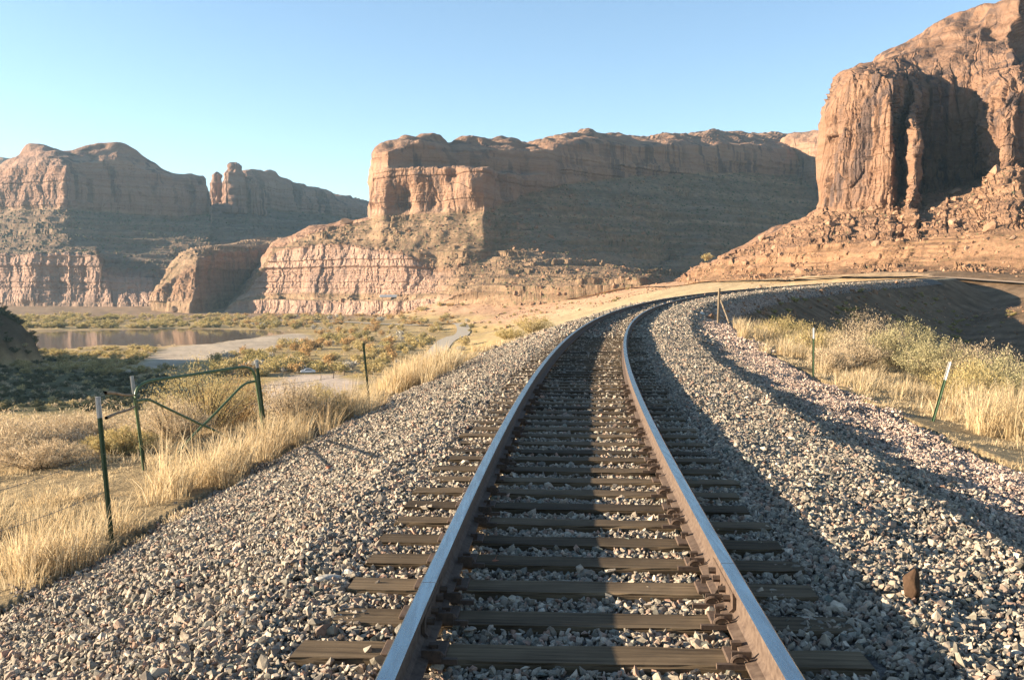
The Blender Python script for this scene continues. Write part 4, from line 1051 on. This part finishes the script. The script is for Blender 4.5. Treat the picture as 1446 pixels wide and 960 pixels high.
# ------------------------------------------------------------------ shrubs
def bush_mesh(seed, h, w, nstem, nleaf, leaf, upright, asp=2.2):
    r = np.random.default_rng(seed); st = []; tips = []
    for k in range(nstem):
        a = r.uniform(0, 2 * math.pi); rr = math.sqrt(r.uniform(0, 1)); hh = h * (1 - .45 * rr ** 2) * r.uniform(.7, 1.05)
        end = np.array([w / 2 * rr * math.cos(a), w / 2 * rr * math.sin(a), hh]); b = end * (.18, .18, 0) + r.normal(size=3) * (.03, .03, 0)
        t = np.linspace(0, 1, 5)[:, None]; q = b + (end - b) * t; q[:, :2] -= (end[:2] - b[:2]) * (t * (1 - t)) * .6 * (upright - .3)
        q[1:-1] += r.normal(size=(3, 3)) * .025 * h; st.append(tube(q, .004 + .005 * h, 3, np.linspace(1.3, .35, 5))); tips.append(q)
    sv, sf = join(st); tips = np.array(tips)
    n = nleaf; i = r.integers(0, nstem, n); t = 1 - r.uniform(0, 1, n) ** 1.6 * .8
    k = np.clip((t * 4).astype(int), 0, 3); fr = (t * 4 - k)[:, None]; c_ = tips[i, k] * (1 - fr) + tips[i, k + 1] * fr
    c_ = c_ + r.normal(size=(n, 3)) * np.array([.06, .06, .045]) * h
    d = r.normal(size=(n, 3)) + (0, 0, upright * 1.5); d /= np.linalg.norm(d, axis=1)[:, None]; e = np.cross(d, r.normal(size=(n, 3))); e /= np.linalg.norm(e, axis=1)[:, None] + 1e-9
    L = (leaf * r.uniform(.6, 1.4, n))[:, None]; Wd = L / asp
    v = np.stack([c_ - e * Wd * .5, c_ + d * L * .5 - e * Wd * .2, c_ + d * L, c_ + d * L * .4 + e * Wd * .5], 1).reshape(-1, 3)
    c_ = np.arange(n * 4).reshape(n, 4)
    return (sv, sf), (v, c_)
def bush(name, label, group, mat, seed, h, w, nstem=60, nleaf=5200, leaf=.055, upright=.8, asp=3.):
    t = tag(empty(name, (0, 0, 0)), label, 'shrub', group)
    (sv, sf), (lv, lf) = bush_mesh(seed, h, w, nstem, nleaf, leaf, upright, asp)
    np_mesh('branches', sv, sf, M['twig'], False, t); np_mesh('foliage', lv, lf, M[mat], False, t)
    return t
def ground_pt(px, py, D):
    p = W(px, py, D); z = g_at(p[:1], p[1:2])[0]; return np.array([p[0], p[1], z - .05])
near_kinds = {}
NEAR = [('rabbitbrush', 'golden yellow rabbitbrush at the left end of the right hand thicket', 'leaf_gold', 1105, 486, 38, 1.1, 2.2),
        ('rabbitbrush', 'low golden brush between the first bush and the upright post', 'leaf_gold', 1150, 500, 33, 1.0, 2.2),
        ('brush', 'tallest pinkish tan brush of the right hand thicket, against the dark bank', 'leaf_tan', 1222, 505, 29, 1.6, 2.6),
        ('brush', 'tan feathery brush in front of the tallest brush on the right', 'leaf_tan', 1200, 525, 26.5, 1.0, 2.0),
        ('sagebrush', 'grey green sagebrush just right of the tallest tan brush', 'leaf_green', 1275, 515, 27, 1.45, 2.3),
        ('sagebrush', 'grey green sagebrush behind the leaning post', 'leaf_green', 1325, 530, 24.5, 1.2, 2.2),
        ('brush', 'tan and golden brush between leaning post and the sagebrush', 'leaf_gold', 1365, 575, 19.5, .95, 1.7),
        ('sagebrush', 'grey green sagebrush at the right edge above the long grass', 'leaf_green', 1412, 560, 20.5, 1.15, 1.8),
        ('sagebrush', 'half hidden sagebrush farthest right beside the frame edge', 'leaf_green', 1462, 575, 19, 1.0, 1.7),
        ('brush', 'small tan brush at the foot of the upright post', 'leaf_tan', 1175, 540, 24, .65, 1.3),
        ('rabbitbrush', 'big golden shrub seen through the green gate', 'leaf_gold', 290, 618, 18, 1.35, 2.3),
        ('brush', 'rusty orange brush behind the top bar of the gate', 'leaf_orange', 330, 600, 20.5, 1.3, 1.9),
        ('brush', 'tan brush at the lower left inside the gate', 'leaf_tan', 245, 640, 16.5, .8, 1.4),
        ('brush', 'brown bushy clump right of the gate at the ballast edge', 'leaf_tan', 412, 622, 17.3, .95, 1.4),
        ('rabbitbrush', 'dark golden clump between gate and thin post', 'leaf_gold', 452, 618, 18.3, .75, 1.3),
        ('brush', 'pale tan brush near the left edge behind the first post', 'leaf_tan', 60, 660, 14.5, .45, 1.4),
        ('brush', 'golden dry brush between first post and left gate post', 'leaf_gold', 172, 640, 15.5, .45, 1.2),
        ('brush', 'tan dry brush at the left edge in the grass', 'leaf_tan', 20, 640, 16.5, .6, 1.5),
        ('brush', 'tan dry brush above the poles behind the first post', 'leaf_tan', 110, 625, 18, .6, 1.5),
        ('rabbitbrush', 'bright yellow shrub at the far left ballast edge below the curve', 'leaf_gold', 752, 470, 54, 1.2, 2.4),
        ('rabbitbrush', 'pale yellow shrub left of the bright one below the curve', 'leaf_gold', 722, 482, 48, .7, 1.8),
        ('brush', 'pinkish brush at the back of the thicket above the right edge', 'leaf_tan', 1385, 535, 24, 1.3, 2.3)]
for k, (nm, lab, mat, px, py, D, h, w_) in enumerate(NEAR):
    t = bush(nm, lab, 'shrubs along the gravel bank', mat, 900 + k, h, w_, 70, 10000 if D < 30 else 5000, .026 + .0009 * D, 1.0 if nm != 'sagebrush' else .7, 3.6 if nm != 'sagebrush' else 2.4)
    t.location = ground_pt(px, py, D)
# distant shrubs on the valley floor
def far_proto(mat, seed, n=420):
    (sv, sf), (lv, lf) = bush_mesh(seed, 1., 1.35, 26, n, .17, .35, 1.6)
    lf = lf; v, f = join([(sv, sf), (lv, lf)])
    me = bpy.data.meshes.new('shrub'); o = np_mesh('shrub', v, f, [M[mat]], False); me = o.data; bpy.data.objects.remove(o); return me
KINDS = [('leaf_orange', 'rusty orange shrub on the valley floor', 'rusty orange shrubs on the valley floor'), ('leaf_gold', 'golden shrub on the valley floor', 'golden shrubs on the valley floor'),
         ('leaf_grey', 'bare grey shrub on the valley floor', 'bare grey shrubs on the valley floor'), ('leaf_olive', 'dark olive shrub on the valley floor', 'olive shrubs on the valley floor')]
protos = [[far_proto(k[0], 1000 + 7 * i + j) for j in range(3)] for i, k in enumerate(KINDS)]
def far_shrub(i, p, h, r, label=None, group=None, name='shrub'):
    o = bpy.data.objects.new(name, protos[i][r.integers(0, 3)]); C.objects.link(o); o.location = p; sc = h
    o.scale = (sc * r.uniform(.85, 1.35), sc * r.uniform(.85, 1.35), sc); o.rotation_euler = (0, 0, r.uniform(0, 6.28))
    return tag(o, label or KINDS[i][1], 'shrub', group or KINDS[i][2])
r = np.random.default_rng(77); cand = []
while len(cand) < 1300:
    px, py = r.uniform(300, 660), r.uniform(447, 533); p = WZ(px, py, -28.)
    cand.append((px, py, p[0], p[1]))
cand = np.array(cand); X, Y = cand[:, 2], cand[:, 3]
ok = (inside(X, Y, RIVER) > 8) & (inside(X, Y, SAND) > 5) & (inside(X, Y, LOT) > 7)
ok &= np.min(np.hypot(X[:, None] - rx_[None], Y[:, None] - ry_[None]), 1) > 10
dens = fbm(P3(X / 40, Y / 40, 2.), 3); ok &= (dens + r.normal(size=len(X)) * .15 > -.22)
sel = np.where(ok)[0][:300]; zz = g_at(X[sel], Y[sel])
pn = fbm(P3(X / 60, Y / 60, 15.), 3)
for q, z in zip(sel, zz):
    u = pn[q] + r.normal() * .22
    i = 0 if u > .12 else 1 if u > -.1 else 3 if u > -.3 else 2
    if cand[q, 0] > 560 and i == 0: i = 1
    far_shrub(i, (X[q], Y[q], z - .2), r.uniform(2., 4.8) if i != 2 else r.uniform(2., 4.), r)
# shrubs on the dry slope under the curve and on the flats by the dirt road
for k in range(46):
    px, py, D = r.uniform(660, 900), 0, r.uniform(480, 820)
    x = W(px, 400, D)[0]; z = g_at([x], [D])[0]
    far_shrub(int(r.choice([1, 3, 3])), (x, D, z - .2), r.uniform(1., 2.2), r, 'small scrubby bush on the red slope below the mesa', 'bushes on the red slope below the mesa')
for lab, px, py, D, i, h in (('dark bush beside the road bend, left one of the pair', 655, 463, 612, 3, 3.4), ('dark bush beside the road bend, right one of the pair', 667, 464, 605, 3, 3.0), ('yellow green bush at the mouth of the side canyon', 999, 362, 590, 1, 4.5)):
    p = W(px, py, D); z = g_at(p[:1], p[1:2])[0]; far_shrub(i, (p[0], p[1], max(z, p[2] - h * .5) - .2), h, r, lab, 'single bushes')
# the thicket on the far bank of the river reads as one mass
mass = []
mv = [m for i in (0, 1, 3, 3) for m in [protos[i][0]]]
def me_np(me):
    v = np.empty(len(me.vertices) * 3, np.float32); me.vertices.foreach_get('co', v); f = np.empty(len(me.loops), np.int32); me.loops.foreach_get('vertex_index', f)
    return v.reshape(-1, 3).astype(float), f.reshape(-1, 4)
pv, pf = me_np(protos[1][1])
def mass_obj(name, mat, pts, hs, label, seed):
    rr = np.random.default_rng(seed); out = []
    for p, h in zip(pts, hs):
        a = rr.uniform(0, 6.28); ca, sa = math.cos(a), math.sin(a); v = pv * (h * 1.3, h * 1.3, h)
        out.append((np.c_[v[:, 0] * ca - v[:, 1] * sa, v[:, 0] * sa + v[:, 1] * ca, v[:, 2]] + p, pf))
    v, f = join(out); tag(np_mesh(name, v, f, M[mat]), label, 'thicket', kind='stuff')
def band(n, x0, x1, y0, y1, seed, keep=None):
    rr = np.random.default_rng(seed); px = rr.uniform(x0, x1, n); py = rr.uniform(y0, y1, n); p = np.array([WZ(a, b, -28.) for a, b in zip(px, py)])
    o = inside(p[:, 0], p[:, 1], RIVER); p = p[(o > 2) & (inside(p[:, 0], p[:, 1], SAND) > 3)]; p[:, 2] = g_at(p[:, 0], p[:, 1]) - .3; return p, rr.uniform(2., 5.5, len(p))
p, h = band(150, -60, 420, 450, 465, 81); mass_obj('thicket', 'leaf_olive', p, h, 'olive thicket lining the far bank of the river', 82)
p, h = band(330, -60, 470, 446, 464, 83); mass_obj('thicket', 'leaf_gold', p, h * .8, 'golden reeds and brush lining the far bank of the river', 84)
p, h = band(150, 20, 235, 491, 526, 85); mass_obj('reeds', 'leaf_gold', p, h * .55, 'golden reeds on the near bank of the river', 86)
p, h = band(70, 20, 250, 497, 530, 87); mass_obj('reeds', 'leaf_olive', p, h * .6, 'dark olive reeds on the near bank of the river', 88)
p, h = band(110, 330, 660, 445, 462, 89); mass_obj('thicket', 'leaf_orange', p, h * .7, 'rusty thicket at the foot of the pale lower cliff', 90)
rr = np.random.default_rng(291); n = 120; s_ = rr.uniform(11, 27, n); d_ = rr.uniform(-14, -8.5, n); p = track(s_, d_); p[:, 2] = g_at(p[:, 0], p[:, 1]) - .05
keep_ = pv, pf; _a, (pv, pf) = bush_mesh(1779, 1., 1.7, 90, 1700, .075, .9, 5.)
n2_ = 130; s2_ = rr.uniform(14, 31, n2_); d2_ = rr.uniform(-13.5, -9, n2_); p2_ = track(s2_, d2_); p2_ = p2_[p2_[:, 0] / p2_[:, 1] < -.33]; p2_[:, 2] = g_at(p2_[:, 0], p2_[:, 1]) - .05
mass_obj('dead_brush', 'leaf_tan', p2_, rr.uniform(.5, 1., len(p2_)), 'tall tan brush on the crest at the left edge', 294)
mass_obj('dead_brush', 'leaf_tan', p[:70], rr.uniform(.2, .5, 70), 'low tan dead brush on the crest left of the gate', 292)
mass_obj('dead_brush', 'leaf_grey', p[70:], rr.uniform(.2, .45, 50), 'low grey dead brush on the crest left of the gate', 293)
pv, pf = keep_
rr = np.random.default_rng(191); n = 330; wp_ = np.array([WZ(a_, b_, -28.) for a_, b_ in zip(rr.uniform(-60, 245, n), rr.uniform(522, 580, n))]); k = inside(wp_[:, 0], wp_[:, 1], SHADE_TINT) < 4; p = wp_[k]; p[:, 2] = g_at(p[:, 0], p[:, 1]) - .4
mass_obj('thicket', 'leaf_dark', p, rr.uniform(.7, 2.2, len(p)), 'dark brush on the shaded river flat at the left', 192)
n = 240; s_ = rr.uniform(58, 235, n); d_ = rr.uniform(5, 26, n); p = track(s_, d_); p[:, 2] = g_at(p[:, 0], p[:, 1]) - .1
mass_obj('thicket', 'leaf_olive', p, rr.uniform(.25, .8, n), 'low scrub on the shaded face of the railway bank', 193)
rr = np.random.default_rng(391); n = 2300; q_ = np.array([WZ(a_, b_, -28.) for a_, b_ in zip(rr.uniform(-80, 670, n), rr.uniform(448, 575, n))]); X_, Y_ = q_[:, 0], q_[:, 1]
k = (inside(X_, Y_, RIVER) > 5) & (inside(X_, Y_, SAND) > 3) & (inside(X_, Y_, LOT) > 2) & (inside(X_, Y_, HILL) > 3) & (np.min(np.hypot(X_[:, None] - rx_[None], Y_[:, None] - ry_[None]), 1) > 4.5)
q_ = q_[k]; q_[:, 2] = g_at(q_[:, 0], q_[:, 1]) - .15; keep_ = pv, pf; (a_, b_), (c_, d_) = bush_mesh(1777, 1., 1.5, 12, 70, .3, .6, 2.2); pv, pf = c_, d_
half = len(q_) // 2
mass_obj('valley_grass', 'leaf_tan', q_[:half], rr.uniform(.5, 1.3, half), 'tan bunch grass covering the valley floor', 392)
mass_obj('valley_grass', 'leaf_gold', q_[half:], rr.uniform(.5, 1.4, len(q_) - half), 'golden bunch grass covering the valley floor', 393)
pv, pf = keep_
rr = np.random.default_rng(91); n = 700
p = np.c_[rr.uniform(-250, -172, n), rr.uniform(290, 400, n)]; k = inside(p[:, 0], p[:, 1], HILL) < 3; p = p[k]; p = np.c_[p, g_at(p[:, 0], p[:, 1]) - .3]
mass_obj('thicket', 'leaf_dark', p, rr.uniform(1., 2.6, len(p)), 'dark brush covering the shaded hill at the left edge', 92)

# ------------------------------------------------------------------ fallen rock and scrub on the talus
def on_talus(sh, n, r, umin, umax, minw=.5, power=1.):
    o, P_, N_, tl, ux = sh; a = np.linalg.norm(np.cross(np.gradient(P_, axis=0), np.gradient(P_, axis=1)), axis=2) * (tl > minw)
    a = a * ((ux >= umin) & (ux <= umax))[:, None]; a[:, -24:] = 0
    i = r.choice(a.size, n, p=(a / a.sum()).ravel()); return P_.reshape(-1, 3)[i]
r = np.random.default_rng(95)
p = on_talus(cliff, 4200, r, 960, 1600, .3); sz = np.exp(r.normal(size=len(p)) * .55) * .55; sz = np.clip(sz, .2, 2.2)
q = fbm(p / 25 + 3, 3); k = q + r.normal(size=len(q)) * .2 > -.12; p, sz = p[k], sz[k]
hR = hulls(18, 14, 12, (1.2, 1., .8))
a1 = scatter(p - (0, 0, .1), sz, hR, r, .5)
p = on_talus(mesa, 2600, r, 360, 960, .3); sz = np.clip(np.exp(r.normal(size=len(p)) * .5) * .95, .4, 3.2); q = fbm(p / 40 + 3, 3); k = q + r.normal(size=len(q)) * .2 > -.1
a2 = scatter(p[k] - (0, 0, .2), sz[k], hR, r, .5)
n = 3600; q = np.c_[r.uniform(-110, 170, n), r.uniform(520, 860, n)]; zq = g_at(q[:, 0], q[:, 1]); k = (zq > -24) & (fbm(P3(q[:, 0] / 30, q[:, 1] / 30, 8.), 3) + r.normal(size=n) * .15 > 0)
a3 = scatter(np.c_[q, zq][k], np.clip(np.exp(r.normal(size=k.sum()) * .5) * .45, .2, 1.6), hR, r, .4)
n = 5200; q = np.c_[r.uniform(95, 420, n), r.uniform(185, 420, n)]; zq = g_at(q[:, 0], q[:, 1]); sq, dq = to_sd(q[:, 0], q[:, 1]); k = (abs(dq) > 26) & (zq > -6) & (fbm(P3(q[:, 0] / 20, q[:, 1] / 20, 8.), 3) + r.normal(size=n) * .2 > -.1)
a4 = scatter(np.c_[q, zq][k], np.clip(np.exp(r.normal(size=k.sum()) * .6) * .32, .12, 1.5), hR, r, .4)
n = 1500; s_ = r.uniform(56, 250, n); d_ = 3.6 + r.uniform(0, 1, n) ** 1.5 * 26; q = track(s_, d_); q[:, 2] = g_at(q[:, 0], q[:, 1]); a5 = scatter(q, np.clip(np.exp(r.normal(size=n) * .6) * .16, .05, .7), hR, r, .4)
v, f = join([a1, a2, a3, a4, a5]); tag(np_mesh('rubble', v, f, M['rubble']), 'broken red sandstone littering the slopes under the cliffs', 'rubble', kind='stuff')
p = on_talus(cliff, 60, r, 985, 1440, .5)
bv = hulls(6, 22, 13, (1.25, 1., .85)); bmes = []
for v, f in bv:
    o = np_mesh('boulder', v, f, M['rubble']); bmes.append(o.data); bpy.data.objects.remove(o)
for k in range(34):
    o = bpy.data.objects.new('boulder', bmes[k % 6]); C.objects.link(o); s_ = r.uniform(1.4, 3.1); o.scale = (s_, s_, s_); o.rotation_euler = (r.uniform(-.3, .3), r.uniform(-.3, .3), r.uniform(0, 6.28)); o.location = p[k] + (0, 0, s_ * .25)
    tag(o, 'big red boulder lying on the rubble slope below the right cliff', 'boulder', 'boulders below the right cliff')
for lab, px, py, D, sc in (('balanced boulder standing alone left of the mesa end', 490, 313, 1000, (5.5, 5, 5.)), ('long low slab of rock beside the balanced boulder', 512, 317, 998, (9, 5, 2.2)), ('pale boulder block standing by the dirt bench under the left cliff', 247, 437, 960, (2.6, 2.6, 5.))):
    o = bpy.data.objects.new('boulder', bmes[1]); C.objects.link(o); o.scale = sc; o.location = W(px, py, D); tag(o, lab, 'boulder')
p = np.concatenate([on_talus(mesa, 2600, r, 360, 1160, .5), on_talus(cliff, 500, r, 960, 1600, .5), on_talus(ridge, 900, r, -60, 600, .4), on_talus(ridge_b, 500, r, -60, 600, .4)])
D = np.hypot(p[:, 0], p[:, 1]); sz = np.clip(D / 1406 * r.uniform(.7, 2., len(D)), .3, 2.6)
v, f = scatter(p + np.c_[0 * D, 0 * D, sz * .3], sz, hulls(8, 12, 14, (1.2, 1.1, .7)), r, .3)
tag(np_mesh('scrub', v, f, M['scrub']), 'dots of olive scrub growing over the slopes below the cliffs', 'scrub', kind='stuff')

# ------------------------------------------------------------------ small things far below
cr = tag(empty('car', (0, 0, 0)), 'white car parked on the pale lot below the tracks', 'car')
def glossy(name, c, rough): g = NG(name, rough, .5); g.col(c); return g.m
M['car_paint'] = glossy('white_car_paint', (.75, .75, .74), .3); M['glass'] = glossy('car_glass', (.02, .025, .03), .08); M['tyre'] = glossy('tyre_rubber', (.02, .02, .02), .8)
prof = np.array([(-2.15, .35), (-2.2, .7), (-2.05, .92), (-1.3, 1.0), (-.65, 1.42), (.75, 1.45), (1.55, 1.0), (2.1, .92), (2.2, .6), (2.15, .35)])
bm = bmesh.new(); L_ = [bm.verts.new((x, -.86, z)) for x, z in prof]; Rr = [bm.verts.new((x, .86, z)) for x, z in prof]; n = len(prof)
for k in range(n): bm.faces.new((L_[k], L_[(k + 1) % n], Rr[(k + 1) % n], Rr[k]))
bm.faces.new(L_[::-1]); bm.faces.new(Rr)
for v in bm.verts:
    if v.co.z > 1.2: v.co.y *= .8
bmesh.ops.recalc_face_normals(bm, faces=bm.faces); bmesh.ops.bevel(bm, geom=list(bm.edges), offset=.06, segments=2, affect='EDGES')
bm_obj('body', bm, M['car_paint'], cr)
wv, wf = join([(np.array([[-1.1, s * .862, 1.02], [1.3, s * .862, 1.02], [.68, s * .73, 1.38], [-.6, s * .73, 1.38]]), np.array([[0, 1, 2, 3]] if s < 0 else [[3, 2, 1, 0]])) for s in (-1, 1)])
np_mesh('side_window', wv, wf, M['glass'], False, cr)
for x in (-1.35, 1.35):
    for y in (-.8, .8):
        v, f = tube(np.array([[x, y - .11, .33], [x, y, .33], [x, y + .11, .33]]), .33, 14); np_mesh('wheel', v, f, M['tyre'], False, cr)
p = WZ(435, 527, -28.); cr.location = (p[0], p[1], g_at(p[:1], p[1:2])[0] + .02); cr.rotation_euler = (0, 0, .25); cr.scale = (1.1, 1.1, 1.1)
for lab, px, py in (('weathered fence post by the pale lot, left of three', 453, 536), ('weathered fence post by the pale lot, middle of three', 471, 534), ('weathered fence post by the pale lot, right of three', 486, 530)):
    p = WZ(px, py, -28.); z = g_at(p[:1], p[1:2])[0]; q = np.array([[0, 0, -.3], [.03, 0, .8], [.0, 0, 1.9]])
    v, f = tube(q, .14, 7); o = np_mesh('fence_post', v, f, M['post_wood']); o.location = (p[0], p[1], z); tag(o, lab, 'fence post', 'wooden posts by the lot')
tr = tag(empty('trailer', W(552, 421, 902)), 'long low white trailer parked on the bench under the lower cliff', 'trailer')
bm = bevel_box(20, 2.6, 2.2, .12); o = bm_obj('body', bm, M['car_paint'], tr); o.location = (0, 0, 1.9)
for x in (-8, -6.8, 7, 8.2):
    for y in (-1.1, 1.1):
        v, f = tube(np.array([[x, y - .15, .45], [x, y, .45], [x, y + .15, .45]]), .48, 12); np_mesh('wheel', v, f, M['tyre'], False, tr)

# ------------------------------------------------------------------ the air
bm = bmesh.new(); bmesh.ops.create_cube(bm, size=1); bmesh.ops.scale(bm, vec=(7600, 7600, 480), verts=bm.verts); bmesh.ops.translate(bm, vec=(0, 0, 480 / 2 - 60), verts=bm.verts)
hm = bpy.data.materials.new('air'); hm.use_nodes = True; ht = hm.node_tree; ht.nodes.remove(ht.nodes['Principled BSDF'])
pv_ = ht.nodes.new('ShaderNodeVolumePrincipled'); pv_.inputs['Density'].default_value = .00006; pv_.inputs['Color'].default_value = (.48, .76, .95, 1); pv_.inputs['Anisotropy'].default_value = .25
ht.links.new(pv_.outputs[0], ht.nodes['Material Output'].inputs['Volume'])
hz = bm_obj('haze', bm, hm); tag(hz, 'thin dusty air in the valley', 'haze', kind='stuff')
